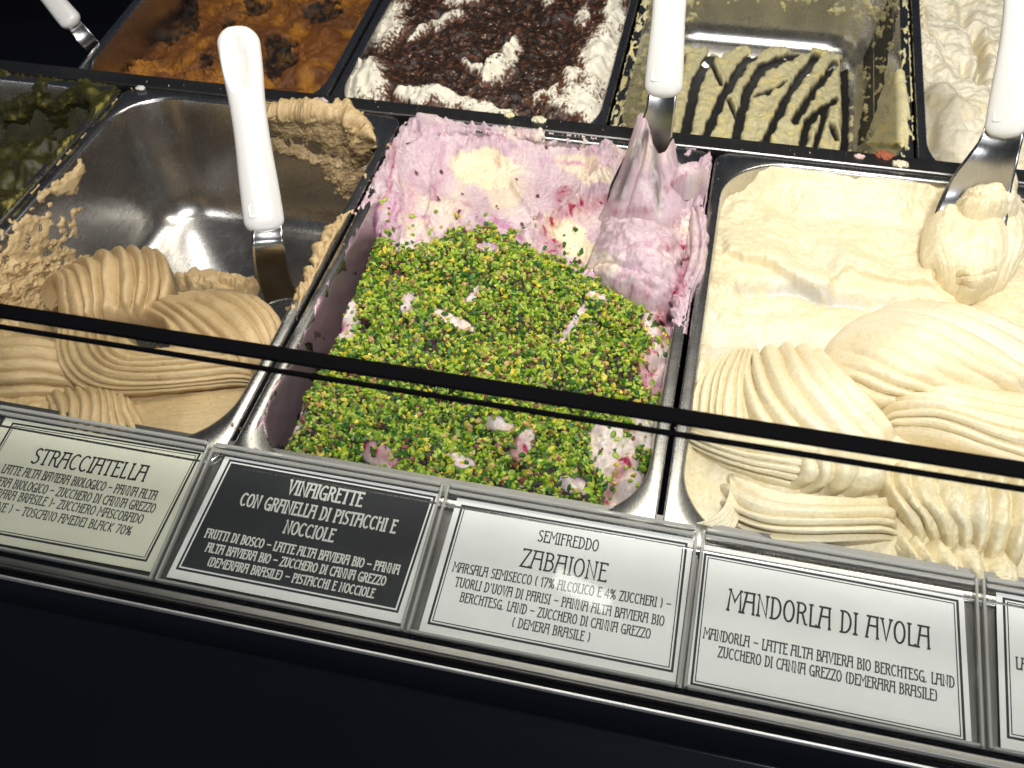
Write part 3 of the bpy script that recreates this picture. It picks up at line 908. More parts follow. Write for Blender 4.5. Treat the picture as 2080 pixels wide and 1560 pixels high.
def ber_col_q(X, Y, qx, qy, Z=None):
    c = np.broadcast_to(PK, X.shape + (3,)).copy()
    wx = qx + 14 * fbm(X, Y, 25, 4, 330); wy = qy + 14 * fbm(X, Y, 25, 4, 331)
    n = fbm(wx * .45 + 8 * fbm(X, Y, 20, 2, 3), wy * .12, 10, 5, 333)        # streaks pulled down the pan
    c = mix(c, VI, sstep(.05, .9, n) * .6)
    c = mix(c, [.74, .62, .64], sstep(.0, .8, fbm(wx, wy, 70, 5, 334)) * .7)
    n2 = fbm(wx, wy, 120, 4, 335); f7 = fbm(X, Y, 4, 3, 336)
    c = mix(c, CR, sstep(.0, .9, n2) * .6)
    for (cx, cy, rx, ry, an, k) in [(985, 345, 70, 40, 8, 1), (1020, 390, 40, 30, 30, .6), (1150, 470, 55, 26, 40, 1), (1190, 520, 60, 22, 20, .9), (1190, 345, 60, 22, 10, .7), (850, 480, 30, 40, 0, .5), (760, 640, 40, 30, 0, .7), (1330, 730, 40, 40, 0, .6), (1240, 930, 50, 70, 0, .6), (925, 650, 40, 18, 20, .6)]:
        c = mix(c, CR * [1.02, 1.02, .98], k * sstep(.35, .6, blob(wx, wy, cx, cy, rx * 1.15, ry * 1.15, an, 2)))
    for (cx, cy, rx, ry, an) in BARE: c = mix(c, [.74, .66, .62], .85 * sstep(.3, .6, blob(wx, wy, cx, cy, rx, ry, an, 2)))
    for pts, w in [([(925, 430), (990, 505)], 5), ([(950, 415), (1045, 525)], 6), ([(990, 430), (1090, 530)], 7), ([(862, 440), (850, 490)], 5), ([(1015, 450), (1120, 560)], 6), ([(800, 390), (790, 480)], 6), ([(816, 370), (812, 460)], 4), ([(772, 430), (758, 500)], 6), ([(1100, 330), (1190, 345)], 5), ([(905, 300), (880, 400)], 6), ([(1290, 500), (1390, 480)], 6), ([(1250, 560), (1330, 520)], 5), ([(850, 350), (835, 440)], 9)]:
        c = mix(c, [.50, .20, .36], stroke(wx, wy, pts, w) * .65 * (.5 + .8 * sstep(-.3, .4, n)))
    for cx, cy, r in [(890, 405, 5), (897, 350, 4), (933, 430, 6), (1092, 398, 5), (1050, 365, 3), (846, 352, 4), (1110, 300, 4), (1175, 300, 4), (940, 395, 3), (1010, 420, 3)]:
        c = mix(c, [.10, .02, .04], sstep(.4, .7, blob(qx + 3 * f7, qy + 3 * f7, cx, cy, r, r * 1.3)))
    # fine violet veins
    v = 1 - np.abs(fbm(wx * .5, wy * .16, 9, 4, 340)) * 5
    c = mix(c, [.42, .10, .25], sstep(.45, .95, v) * .55 * sstep(-.4, .5, fbm(X, Y, 60, 2, 341)))
    # berry red along torn edges
    red = 0
    for pts, w, k in [([(1240, 400), (1160, 425), (1100, 455), (1125, 500)], 12, .7), ([(1150, 390), (1135, 405)], 9, .9), ([(1400, 350), (1360, 380), (1330, 420)], 5, .9), ([(1250, 430), (1330, 425)], 5, .6), ([(1380, 500), (1350, 505)], 9, 1), ([(1270, 590), (1310, 592)], 12, 1), ([(800, 300), (790, 360), (775, 420)], 6, .6), ([(640, 690), (665, 660), (700, 665)], 10, 1), ([(1200, 720), (1300, 730), (1310, 800)], 26, .9), ([(760, 910), (800, 940)], 13, 1), ([(1230, 1010), (1270, 940)], 12, 1), ([(1040, 900), (1060, 960)], 18, .9), ([(1390, 540), (1370, 600), (1340, 640)], 12, .8), ([(585, 790), (600, 860)], 12, .5), ([(955, 720), (1100, 740)], 14, .8), ([(1340, 640), (1352, 690)], 10, 1), ([(1205, 560), (1290, 560)], 6, .5)]:
        red = np.maximum(red, 1.15 * k * stroke(wx * .5 + qx * .5, wy * .5 + qy * .5, pts, w * 1.35))
    spk = sstep(.25, .75, fbm(X, Y, 7, 4, 345))
    c = mix(c, BE, np.clip(red * (.55 + 1.2 * spk), 0, 1))
    dk = 0
    for cx, cy, r in [(740, 660, 30), (1240, 740, 45), (1385, 535, 14), (895, 800, 55), (1100, 930, 22), (1340, 660, 18), (660, 660, 24), (1290, 820, 20), (880, 700, 30)]:
        dk = np.maximum(dk, blob(wx * .5 + qx * .5, wy * .5 + qy * .5, cx, cy, r, r * .7))
    c = mix(c, DK, sstep(.35, .7, dk * (.75 + .5 * spk)))
    sp = perlin(X / 1.5, Y / 1.5, 350)
    c = mix(c, [.25, .03, .08], sstep(.6, .8, sp) * .6)
    return c
def ber_col(X, Y, Z, info=None):
    qx, qy = px(X, Y, Z)
    c = ber_col_q(X, Y, qx, qy, Z)
    # sunk flanks against the steel are stained with juice
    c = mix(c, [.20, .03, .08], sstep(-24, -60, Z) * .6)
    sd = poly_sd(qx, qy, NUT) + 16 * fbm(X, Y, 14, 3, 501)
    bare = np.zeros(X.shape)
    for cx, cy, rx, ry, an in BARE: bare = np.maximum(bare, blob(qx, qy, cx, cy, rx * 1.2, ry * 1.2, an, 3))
    c = mix(c, [.018, .008, .007], sstep(-2, 12, sd) * (1 - sstep(.25, .5, bare)) * .98)  # shade between the nut pieces painted into the gelato colour
    return c
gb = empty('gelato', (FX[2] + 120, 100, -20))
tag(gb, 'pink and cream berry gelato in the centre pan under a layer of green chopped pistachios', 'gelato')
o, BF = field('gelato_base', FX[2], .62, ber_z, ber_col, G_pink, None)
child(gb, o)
# juice-stained film and crusts on the walls and rim of the centre pan
def ber_sm(s, t, P, qx, qy):
    f = fbm(qx, qy, 20, 5, 361); r = ridged(qx, qy, 16, 4, 363)
    th = np.full(qx.shape, -4.)
    up = sstep(470, 380, qy)
    th = np.maximum(th, -3.0 + up * (4.2 + 3.6 * f + 1.6 * r) * sstep(2, 7, t))
    top = poly_sd(qx, qy, [(838, 240), (850, 222), (880, 222), (900, 245), (905, 275), (850, 285)])
    th = np.maximum(th, -2 + 8 * sstep(-4, 12, top + 5 * f) * sstep(0, 4, t))
    return th, None
def ber_smc(s, t, P, qx, qy, th, i):
    return ber_col_q(P[..., 0], P[..., 1] + P[..., 2], qx, qy)
o = smear('rim_smear', FX[2], 4.55 / 8, 6.9 / 8, 1.0, 60, 620, 120, ber_sm, ber_smc, G_pink, None); child(gb, o)
o = smear('rim_smear', FX[2], 3.0 / 8, 4.55 / 8, 2.0, 40, 520, 90,
          lambda s, t, P, qx, qy: (-2.2 + 3.2 * fbm(qx, qy, 24, 5, 371) + .8 * ridged(qx, qy, 16, 3, 372) * sstep(1, 9, t) + .6 * sstep(3, 9, t), None), ber_smc, G_pink, None); child(gb, o)
o = smear('rim_smear', FX[2], 1.9 / 8, 3.3 / 8, 1.0, 30, 520, 90,
          lambda s, t, P, qx, qy: (-3.2 + (4.5 + 3.2 * fbm(qx, qy, 15, 5, 373) + 3.2 * ridged(qx, qy, 13, 4, 374)) * sstep(720, 600, qy) * sstep(0, 6, t), None), ber_smc, G_pink, None); child(gb, o)
def film(s, t, P, qx, qy):
    return .35 + .6 * fbm(qx, qy, 60, 5, 377) - 1.2 * sstep(480, 440, qy) - 1.5 * sstep(16, 10, t + 5 * fbm(qx, qy, 20, 3, 378)), None
M_film, nt_, b_ = newmat('juice_film')
b_.inputs['Base Color'].default_value = (.42, .30, .34, 1); b_.inputs['Roughness'].default_value = .38; b_.inputs['Metallic'].default_value = .7
o = smear('juice_film', FX[2], 6.0 / 8, 7.95 / 8, 12, 100, 200, 90, film, lambda s, t, P, qx, qy, th, i: ber_smc(s, t, P, qx, qy, th, i), M_film, None); child(gb, o)
# ------------------------------------------------------------ back row and the far-left pan
def q2(X, Y, z):
    P = row2_world(np.stack([X, Y, np.broadcast_to(z, X.shape)], -1)); return px(P[..., 0], P[..., 1], P[..., 2])
YB = (PY0, 350)
# cream with chocolate
WH = np.array([.83, .79, .66]); CH = np.array([.022, .010, .006]); CO = np.array([.10, .034, .014])
CW = [(785, 35, 36, 50, 20, 1), (850, 70, 30, 9, -40, .8), (905, 42, 34, 11, -15, 1), (950, 0, 46, 10, 0, .8), (1120, 4, 22, 9, 0, .7), (1185, 34, 14, 30, 10, .8), (1035, 115, 15, 38, 25, 1), (1008, 150, 36, 20, -20, 1), (958, 138, 20, 10, 35, .9),
      (1225, 130, 40, 70, 10, 1), (1160, 165, 30, 18, 0, .8), (1190, 215, 70, 28, 10, 1), (1110, 190, 30, 12, -30, .8), (900, 205, 70, 17, 6, 1), (840, 200, 40, 12, 6, 1), (735, 165, 44, 42, 0, 1), (700, 200, 40, 20, 0, 1), (1250, 30, 22, 70, 0, .9), (985, 228, 60, 12, 8, 1), (1250, 230, 60, 14, 10, .9), (760, 20, 30, 26, 0, .8), (1020, 60, 12, 10, 0, .4)]
def choc_w(qx, qy, X, Y):
    wx = qx + 12 * fbm(X, Y, 26, 2, 401); wy = qy + 12 * fbm(X, Y, 26, 2, 402)
    m = np.zeros(np.shape(qx))
    for cx, cy, rx, ry, an, k in CW: m = np.maximum(m, k * blob(wx, wy, cx, cy, rx * 1.3, ry * 1.3, an, 2.6))
    return m
def choc_z(X, Y, wz, d):
    qx, qy = q2(X, Y, -6.)
    f = fbm(X, Y, 34, 4, 405); w = choc_w(qx, qy, X, Y)
    z = -7 + 6 * f + 8 * sstep(.3, .8, w) * (.6 + .5 * ridged(X, Y, 24, 2, 406)) - 6 * sstep(14, 2, d)
    z = z + 8 * blob(qx, qy, 735, 150, 44, 40) - 4 * blob(qx, qy, 745, 140, 18, 16) + 3 * np.sin(np.hypot(qx - 770, qy - 180) / 6) * blob(qx, qy, 750, 185, 36, 24)
    z = z + 4 * stroke(qx, qy, [(1040, 80), (985, 165)], 14) - 3 * stroke(qx, qy, [(960, 140), (985, 170)], 10)
    z = z + (1 - sstep(.35, .6, w)) * (1.0 * ridged(X, Y, 5, 3, 408))
    return z, w
def choc_c(X, Y, Z, w):
    c = np.broadcast_to(WH, X.shape + (3,)).copy()
    pw = sstep(1.02, .32, w + .16 * fbm(X, Y, 12, 4, 410))
    sp = sstep(.25, -.35, fbm(X, Y, 2.6, 3, 412) + 1.0 - 1.75 * pw)
    c = mix(c, CO, sp)
    dark = sstep(.55, .2, w + .22 * fbm(X, Y, 14, 3, 413))
    c = mix(c, CH, dark * sstep(-.5, .2, fbm(X, Y, 6, 3, 414) + .15))
    return c
gc = tag(empty('gelato', (RX[1] + 120, 470, -40)), 'white whipped cream gelato dusted with cocoa and dark chocolate crumbs', 'gelato')
o, CF = field('gelato_base', RX[1], .95, choc_z, choc_c, G_choc, None, row=2, ylim=YB); child(gc, o)

# yellow scraped pan
YE = np.array([.70, .64, .38])
STK = [([(1391, 275), (1415, 162), (1449, 104), (1503, 83)], 9), ([(1434, 275), (1465, 200), (1511, 127), (1545, 96)], 8), ([(1495, 280), (1518, 185), (1549, 135), (1638, 104)], 8), ([(1553, 290), (1595, 204), (1626, 154), (1657, 119)], 7),
       ([(1615, 246), (1649, 192), (1695, 131)], 6), ([(1630, 296), (1641, 246), (1695, 204)], 7), ([(1715, 305), (1718, 215), (1715, 127)], 7), ([(1745, 308), (1757, 215), (1753, 131), (1791, 73)], 8), ([(1657, 296), (1676, 231)], 5),
       ([(1441, 119), (1464, 169)], 4), ([(1480, 204), (1495, 238)], 4), ([(1534, 196), (1595, 169)], 4), ([(1350, 300), (1362, 180), (1385, 110)], 8), ([(1690, 260), (1700, 290)], 5), ([(1780, 240), (1785, 160), (1800, 90)], 6)]
def yel_z(X, Y, wz, d):
    qx, qy = q2(X, Y, -112.)
    f = fbm(X, Y, 12, 4, 421)
    z = -113 + 1.6 * f + .9 * ridged(X, Y, 7, 3, 422)
    for pts, w in STK:
        sd = stroke(qx + 2 * f, qy + 2 * f, pts, w, True)
        w = w * 1.3; z = z - 14 * sstep(w * .95, w * .6, sd) + 1.6 * sstep(w * 1.0, w * 1.5, sd) * sstep(w * 3, w * 1.7, sd)
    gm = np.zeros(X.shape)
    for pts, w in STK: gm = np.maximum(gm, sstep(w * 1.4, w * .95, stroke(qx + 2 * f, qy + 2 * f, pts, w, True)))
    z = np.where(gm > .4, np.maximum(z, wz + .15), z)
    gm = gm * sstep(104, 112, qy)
    z = z - 12 * sstep(104, 74, qy + 9 * f - .03 * (qx - 1400))
    for cx, cy, r in [(1610, 215, 26), (1640, 180, 20), (1690, 240, 22), (1700, 290, 20), (1560, 245, 22), (1735, 100, 18), (1670, 110, 30), (1600, 120, 26)]:
        z = z + 5 * blob(qx, qy, cx, cy, r, r) * (.6 + .6 * ridged(X, Y, 8, 3, 424)) * (1 - gm)
    return z, gm
def yel_c(X, Y, Z, i=None):
    c = np.broadcast_to(YE, X.shape + (3,)).copy()
    c = mix(c, YE * [1.15, 1.08, .85], sstep(0, .7, fbm(X, Y, 16, 3, 426)))
    c = mix(c, YE * [.85, .87, .9], sstep(0, .7, fbm(X, Y, 7, 3, 427)))
    return c if i is None else mix(c, [.012, .012, .013], i * 1.3)  # grooves painted near black, standing in for steel that mirrors no lamp
gy = tag(empty('gelato', (RX[2] + 120, 470, -60)), 'thin yellow gelato scraped into curved dark streaks on the floor of a back pan', 'gelato')
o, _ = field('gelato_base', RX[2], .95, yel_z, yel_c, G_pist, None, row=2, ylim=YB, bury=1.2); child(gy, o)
def ysm(s, t, P, qx, qy):
    f = fbm(qx, qy, 16, 5, 431); r = ridged(qx, qy, 12, 4, 432)
    th = -1.2 + 1.6 * f + 1.2 * r - 1.5 * sstep(6, 2, t)
    big = poly_sd(qx, qy, [(1835, 120), (1842, 180), (1850, 230), (1845, 290), (1830, 305), (1780, 300), (1755, 296), (1790, 260), (1810, 230), (1800, 210), (1815, 165)])
    th = np.maximum(th, -2 + 7 * sstep(-4, 10, big + 5 * f))
    return np.minimum(th, 9), None
cy_ = lambda s, t, P, qx, qy, th, i: yel_c(qx * .4, qy * .4, th)
o = smear('wall_smear', RX[2], .2 / 8, 2.9 / 8, 4, 112, 460, 130, ysm, cy_, G_pist, None, row=2); child(gy, o)
o = smear('wall_smear', RX[2], 2.9 / 8, 5.1 / 8, 4, 112, 460, 130, lambda s, t, P, qx, qy: (-.6 + 2.4 * fbm(qx, qy, 22, 5, 433) + 1.2 * ridged(qx, qy, 14, 3, 5) + 2.6 * sstep(34, 8, t + 8 * fbm(qx, qy, 30, 3, 9)) - 3 * sstep(70, 100, t), None), cy_, G_pist, None, row=2); child(gy, o)
o = smear('wall_smear', RX[2], 5.1 / 8, 7.4 / 8, 5, 112, 460, 130, lambda s, t, P, qx, qy: (-.9 + 2.2 * fbm(qx, qy, 16, 5, 434) + 1.6 * ridged(qx, qy, 12, 3, 6), None), cy_, G_pist, None, row=2); child(gy, o)

# white gelato, upper right
WG = np.array([.80, .75, .60])
def whi_z(X, Y, wz, d):
    qx, qy = q2(X, Y, -20.)
    f = fbm(X, Y, 26, 4, 441)
    z = -22 + 6 * f + .9 * ridged(X, Y, 12, 3, 442) * sstep(190, 120, qy)
    z = z + 12 * blob(qx, qy, 1950, 230, 90, 55, 10) + 7 * stroke(qx, qy, [(1880, 60), (1910, 160), (1900, 200)], 20)
    z = z - 22 * stroke(qx, qy, [(1985, 60), (2000, 120), (1990, 170)], 9) - 14 * blob(qx, qy, 1962, 25, 14, 22) - 14 * blob(qx, qy, 1965, 130, 9, 14, -30)
    z = z + 10 * sstep(14, 2, d) * (.6 + .8 * ridged(X, Y, 8, 3, 443)) * sstep(240, 150, qy) - 16 * blob(qx, qy, 1893, 270, 14, 30)
    return z, None
def whi_c(X, Y, Z, i=None):
    c = np.broadcast_to(WG, X.shape + (3,)).copy()
    return mix(c, WG * [.98, .93, .8], sstep(0, .9, fbm(X, Y, 30, 3, 445)))
gw = tag(empty('gelato', (RX[3] + 60, 470, -30)), 'white gelato with a smooth folded front in the upper right pan', 'gelato')
o, _ = field('gelato_base', RX[3], .95, whi_z, whi_c, G_choc, None, row=2, ylim=YB); child(gw, o)

# caramel brown
BR = np.array([.20, .075, .016])
def bro_z(X, Y, wz, d):
    qx, qy = q2(X, Y, -45.)
    f = fbm(X, Y, 30, 4, 451); r = ridged(X, Y, 10, 4, 452)
    z = -46 + 7 * fbm(X, Y, 46, 3, 451) + 1.6 * r * sstep(-.2, .5, fbm(X, Y, 45, 2, 455))
    dk_ = np.zeros(X.shape)
    for pl, dp in [([(548, 70), (602, 74), (596, 118), (560, 168), (540, 160), (532, 105)], 12), ([(290, -40), (410, -40), (392, 52), (345, 88), (300, 70), (275, 30)], 14), ([(496, -10), (560, 2), (530, 26), (488, 24)], 8), ([(458, 26), (484, 36), (474, 96), (454, 74)], 7), ([(610, 20), (690, -10), (680, 40), (640, 50)], 6), ([(405, 110), (430, 100), (436, 140), (412, 150)], 6)]:
        sd_ = poly_sd(qx + 12 * f, qy + 12 * f, pl) + 5 * fbm(X, Y, 7, 3, 458)
        m_ = sstep(-2, 4, sd_); z = z - dp * sstep(-3, 9, sd_) * .5 + 1.4 * np.exp(-((sd_ + 7) / 5) ** 2); dk_ = np.maximum(dk_, m_)
    z = z + 10 * sstep(330, 240, qx) * sstep(60, 110, qy) * (.8 + .3 * r) + 7 * stroke(qx, qy, [(250, 130), (380, 160), (440, 165)], 24) * r
    z = z + 4 * sstep(12, 2, d) * sstep(300, 500, qx) * (.4 + .6 * r)
    z = z - 3 * sstep(.25, .7, perlin(X / 8, Y / 8, 457))
    return z, dk_
def bro_c(X, Y, Z, i=None):
    c = np.broadcast_to(BR, X.shape + (3,)).copy()
    c = mix(c, [.12, .045, .018], sstep(-.2, .5, fbm(X, Y, 60, 3, 461)) * .8)
    c = mix(c, [.36, .15, .020], sstep(.0, .6, fbm(X, Y + 40, 34, 3, 462) + .3 * sstep(130, 60, Y)))
    return mix(c, [.016, .012, .010], (i if i is not None else 0 * X) * (.75 + .25 * sstep(-.4, .4, fbm(X, Y, 8, 3, 463))))
gn = tag(empty('gelato', (RX[0] + 120, 470, -40)), 'caramel brown gelato with rough scraped hollows in the upper left pan', 'gelato')
o, _ = field('gelato_base', RX[0], .95, bro_z, bro_c, G_brown, None, row=2, ylim=YB, bury=3); child(gn, o)

# far left green
GN = np.array([.07, .065, .012])
def gre_sm(s, t, P, qx, qy):
    f = fbm(qx, qy, 34, 5, 471)
    band = np.sin(qy / 15 + 1.6 * fbm(qx, qy, 80, 2, 472))
    th = .4 + 2.5 * f + 2.2 * band - 3 * sstep(4, 1.5, t)
    rim = sstep(14, 5, t) * sstep(0, 3, t) * 5 * ridged(qx, qy, 15, 4, 473)
    return np.minimum(th + rim, 9), None
def gre_c(s, t, P, qx, qy, th, i):
    c = np.broadcast_to(GN * .5, qx.shape + (3,)).copy()
    return mix(c, [.30, .26, .06], sstep(2.5, 5.5, th + 1.5 * fbm(qx, qy, 20, 3, 475)) * .9)
gg = tag(empty('gelato', (FX[0] + 200, 200, -60)), 'dark green gelato smeared over the walls of the far left pan', 'gelato')
o = smear('wall_smear', FX[0], 1.8 / 8, 5.2 / 8, 2, 118, 600, 190, gre_sm, gre_c, G_green, None); child(gg, o)
def gre_z(X, Y, wz, d):
    return -70 + 12 * fbm(X, Y, 50, 4, 476) + 4 * ridged(X, Y, 20, 3, 477) + 20 * sstep(200, 120, Y), None
def gre_c2(X, Y, Z, i=None):
    return mix(np.broadcast_to(GN * .5, X.shape + (3,)).copy(), GN, sstep(0, .6, fbm(X, Y, 18, 4, 478)))
o, _ = field('gelato_base', FX[0], 1.6, gre_z, gre_c2, G_green, None); child(gg, o)

# ------------------------------------------------------------ chopped nuts and crumbs
def ico():
    t = (1 + 5 ** .5) / 2
    v = np.array([(-1, t, 0), (1, t, 0), (-1, -t, 0), (1, -t, 0), (0, -1, t), (0, 1, t), (0, -1, -t), (0, 1, -t), (t, 0, -1), (t, 0, 1), (-t, 0, -1), (-t, 0, 1)], float)
    v /= np.linalg.norm(v[0])
    f = np.array([(0, 11, 5), (0, 5, 1), (0, 1, 7), (0, 7, 10), (0, 10, 11), (1, 5, 9), (5, 11, 4), (11, 10, 2), (10, 7, 6), (7, 1, 8), (3, 9, 4), (3, 4, 2), (3, 2, 6), (3, 6, 8), (3, 8, 9), (4, 9, 5), (2, 4, 11), (6, 2, 10), (8, 6, 7), (9, 8, 1)])
    return v, f
IV, IF = ico()
def chip_shapes(n, lo, hi, flat):
    out = []
    for i in range(n):
        v = IV * (1 + rng.normal(0, .16, (12, 1))) + rng.normal(0, .10, (12, 3))
        v = v * np.array([1.1, rng.uniform(.5, .8), rng.uniform(*flat)])
        nrm = rng.normal(size=3); nrm /= np.linalg.norm(nrm); dd = v @ nrm      # one broken, flat side
        v = v - np.outer(np.maximum(dd - rng.uniform(.3, .6), 0), nrm)
        out.append(v)
    return out
def rotm(n):
    q = rng.normal(size=(n, 4)); q /= np.linalg.norm(q, axis=1)[:, None]
    w, x, y, z = q.T
    return np.stack([1 - 2 * (y * y + z * z), 2 * (x * y - z * w), 2 * (x * z + y * w), 2 * (x * y + z * w), 1 - 2 * (x * x + z * z), 2 * (y * z - x * w), 2 * (x * z - y * w), 2 * (y * z + x * w), 1 - 2 * (x * x + y * y)], -1).reshape(n, 3, 3)
def sample(Fd, x, y):
    xs, ys, Z = Fd
    i = np.clip(((x - xs[0]) / (xs[1] - xs[0])), 0, len(xs) - 1.01); j = np.clip(((y - ys[0]) / (ys[1] - ys[0])), 0, len(ys) - 1.01)
    return Z[np.round(i).astype(int), np.round(j).astype(int)]

def nut_mat(name, c, rough=.42):
    m, nt, b = newmat(name)
    nz = noise_node(nt, 380, 4, .6)
    cr = N(nt, 'ShaderNodeMix', data_type='RGBA'); c = np.array(c)
    cr.inputs['A'].default_value = (*(c * .72), 1); cr.inputs['B'].default_value = (*np.minimum(c * 1.22, .9), 1)
    nt.links.new(maprange(nt, nz.outputs[0], .3, .7, 0, 1), cr.inputs['Factor'])
    nt.links.new(cr.outputs['Result'], b.inputs['Base Color'])
    b.inputs['Roughness'].default_value = rough
    b.inputs['Subsurface Weight'].default_value = .08; b.inputs['Subsurface Scale'].default_value = .0015
    return m
NM = [nut_mat('nut_' + n, c) for n, c in [('green', (.16, .28, .018)), ('deep_green', (.035, .12, .012)), ('light_green', (.38, .48, .06)), ('lime', (.28, .40, .02)), ('yellow', (.60, .49, .05)), ('tan', (.48, .31, .12)), ('brown_skin', (.17, .06, .04)), ('olive', (.10, .14, .018))]]
PR = np.array([.22, .22, .16, .14, .08, .05, .055, .09]); PR /= PR.sum()
shapes = chip_shapes(10, 0, 0, (.42, .8))
ntry = 60000
sx = rng.uniform(FX[2] + 8, FX[2] + PW - 8, ntry); sy = rng.uniform(-5, 262, ntry)
sz = sample(BF, sx, sy)
nx, ny = px(sx, sy, sz)
nsd = poly_sd(nx, ny, NUT) + 16 * fbm(sx, sy, 14, 3, 501)
bare = np.zeros(ntry)
for cx, cy, rx, ry, an in BARE: bare = np.maximum(bare, blob(nx + 9 * perlin(sx / 6, sy / 6, 5), ny + 9 * perlin(sx / 6, sy / 6, 9), cx, cy, rx * 1.25, ry * 1.25, an, 3))
dens = sstep(-6, 10, nsd) * (1 - .93 * sstep(.3, .6, bare))
dkm = np.zeros(ntry)
for cx, cy, r in DARK: dkm = np.maximum(dkm, blob(nx + 8 * perlin(sx / 5, sy / 5, 15), ny, cx, cy, r, r * .7))
dens *= 1 - .55 * sstep(.45, .8, dkm)
dens *= .55 + .45 * sstep(-.7, .0, fbm(sx, sy, 16, 3, 503) + .45)
stray = (rng.random(ntry) < .012) & (nsd > -110) & (ny > 330)
okm = ((rng.random(ntry) < dens * .40) | stray) & (sz > -60)
sx, sy, sz, nx, ny = [a[okm] for a in (sx, sy, sz, nx, ny)]
n = len(sx)
size = rng.uniform(1.3, 2.7, n) * (1 + .25 * (rng.random(n) < .1))
R3 = rotm(n)
lift = rng.uniform(-.7, 1.6, n)
shp = rng.integers(0, len(shapes), n); mi = rng.choice(len(NM), n, p=PR)
dist = np.linalg.norm(np.stack([sx, sy, sz], -1) - CAM, axis=1)
lab_y = 905 + (nx - 430) * .170
vis = (ny < lab_y - 8)
order = np.argsort(np.where(vis, dist, 1e9) - 0 * lift)
pick = order[:300]; rest = np.setdiff1d(np.arange(n), pick)
chipme = {}
for a in range(len(shapes)):
    for m in range(len(NM)):
        me = mesh_np('pistachio_piece', shapes[a], IF, NM[m], smooth=False); chipme[a, m] = me
inv = gb.matrix_basis.inverted()
for i in pick:
    o = bpy.data.objects.new('pistachio_piece', chipme[int(shp[i]), int(mi[i])])
    COL.objects.link(o); o.parent = gb; o.matrix_parent_inverse = inv
    Mx = Matrix(R3[i].tolist()).to_4x4() * float(size[i]); Mx[3][3] = 1
    Mx.translation = Vector((sx[i], sy[i], sz[i] + lift[i])) * MM
    o.matrix_basis = Mx
def scatter(name, idx, sx, sy, sz, size, R3, lift, shp, mi, shapes, mats, parent):
    SH = np.array(shapes)[shp[idx]] * size[idx][:, None, None]
    V = np.einsum('nij,nkj->nki', R3[idx], SH) + np.stack([sx[idx], sy[idx], sz[idx] + lift[idx]], -1)[:, None, :]
    F = (IF[None] + (np.arange(len(idx)) * 12)[:, None, None]).reshape(-1, 3)
    me = mesh_np(name, V.reshape(-1, 3), F, None, None, False, mats, np.repeat(mi[idx], 20))
    o = link(name, me); tag(o, kind='stuff'); child(parent, o); return o
scatter('pistachio_topping', rest, sx, sy, sz, size, R3, lift, shp, mi, shapes, NM, gb)
print('nuts', n)

# chocolate crumbs
CMs = [nut_mat('choc_dark', (.010, .006, .0045), .8), nut_mat('choc_brown', (.022, .010, .006), .85)]
ntry = 16000
cx_ = rng.uniform(RX[1] + 10, RX[1] + PW - 10, ntry); cy_2 = rng.uniform(-6, 255, ntry)
cz_ = sample(CF, cx_, cy_2)
P = row2_world(np.stack([cx_, cy_2, cz_], -1)); qx, qy = px(P[:, 0], P[:, 1], P[:, 2])
w = choc_w(qx, qy, cx_, cy_2)
clump = sstep(-.05, .25, fbm(cx_, cy_2, 22, 3, 511))
dn = sstep(.6, .3, w) * (.03 + .97 * clump) * .55 + .012 + .35 * blob(qx, qy, 1100, 225, 60, 12, 8) + .4 * blob(qx, qy, 1135, 205, 20, 14) + .3 * blob(qx, qy, 780, 30, 20, 20)
k = rng.random(ntry) < dn
cx_, cy_2, cz_ = cx_[k], cy_2[k], cz_[k]; n2 = len(cx_)
Pw = row2_world(np.stack([cx_, cy_2, cz_], -1))
cs = rng.uniform(.5, 1.6, n2) * np.where(sample((CF[0], CF[1], CF[2]), cx_, cy_2) > 99, 1, 1) * np.where(choc_w(*px(Pw[:, 0], Pw[:, 1], Pw[:, 2]), cx_, cy_2) > .5, .55, 1); sh2 = chip_shapes(6, 0, 0, (.35, .7))
R4 = rotm(n2); lf = rng.uniform(-.3, 1.0, n2); s4 = rng.integers(0, 6, n2); m4 = (rng.random(n2) < .3).astype(int)
dist = np.linalg.norm(Pw - CAM, axis=1) - 90 * (cs - 1.3)
cme = {(a, m): mesh_np('chocolate_crumb', sh2[a], IF, CMs[m], smooth=False) for a in range(6) for m in range(2)}
pc = np.argsort(dist)[:300]
inv = gc.matrix_basis.inverted()
for i in pc:
    o = bpy.data.objects.new('chocolate_crumb', cme[int(s4[i]), int(m4[i])])
    COL.objects.link(o); o.parent = gc; o.matrix_parent_inverse = inv
    Mx = Matrix(R4[i].tolist()).to_4x4() * float(cs[i]); Mx[3][3] = 1
    Mx.translation = Vector((Pw[i, 0], Pw[i, 1], Pw[i, 2] + lf[i])) * MM
    o.matrix_basis = Mx
scatter('chocolate_crumbs', np.setdiff1d(np.arange(n2), pc), Pw[:, 0], Pw[:, 1], Pw[:, 2], cs, R4, lf, s4, m4, sh2, CMs, gc)
print('crumbs', n2)

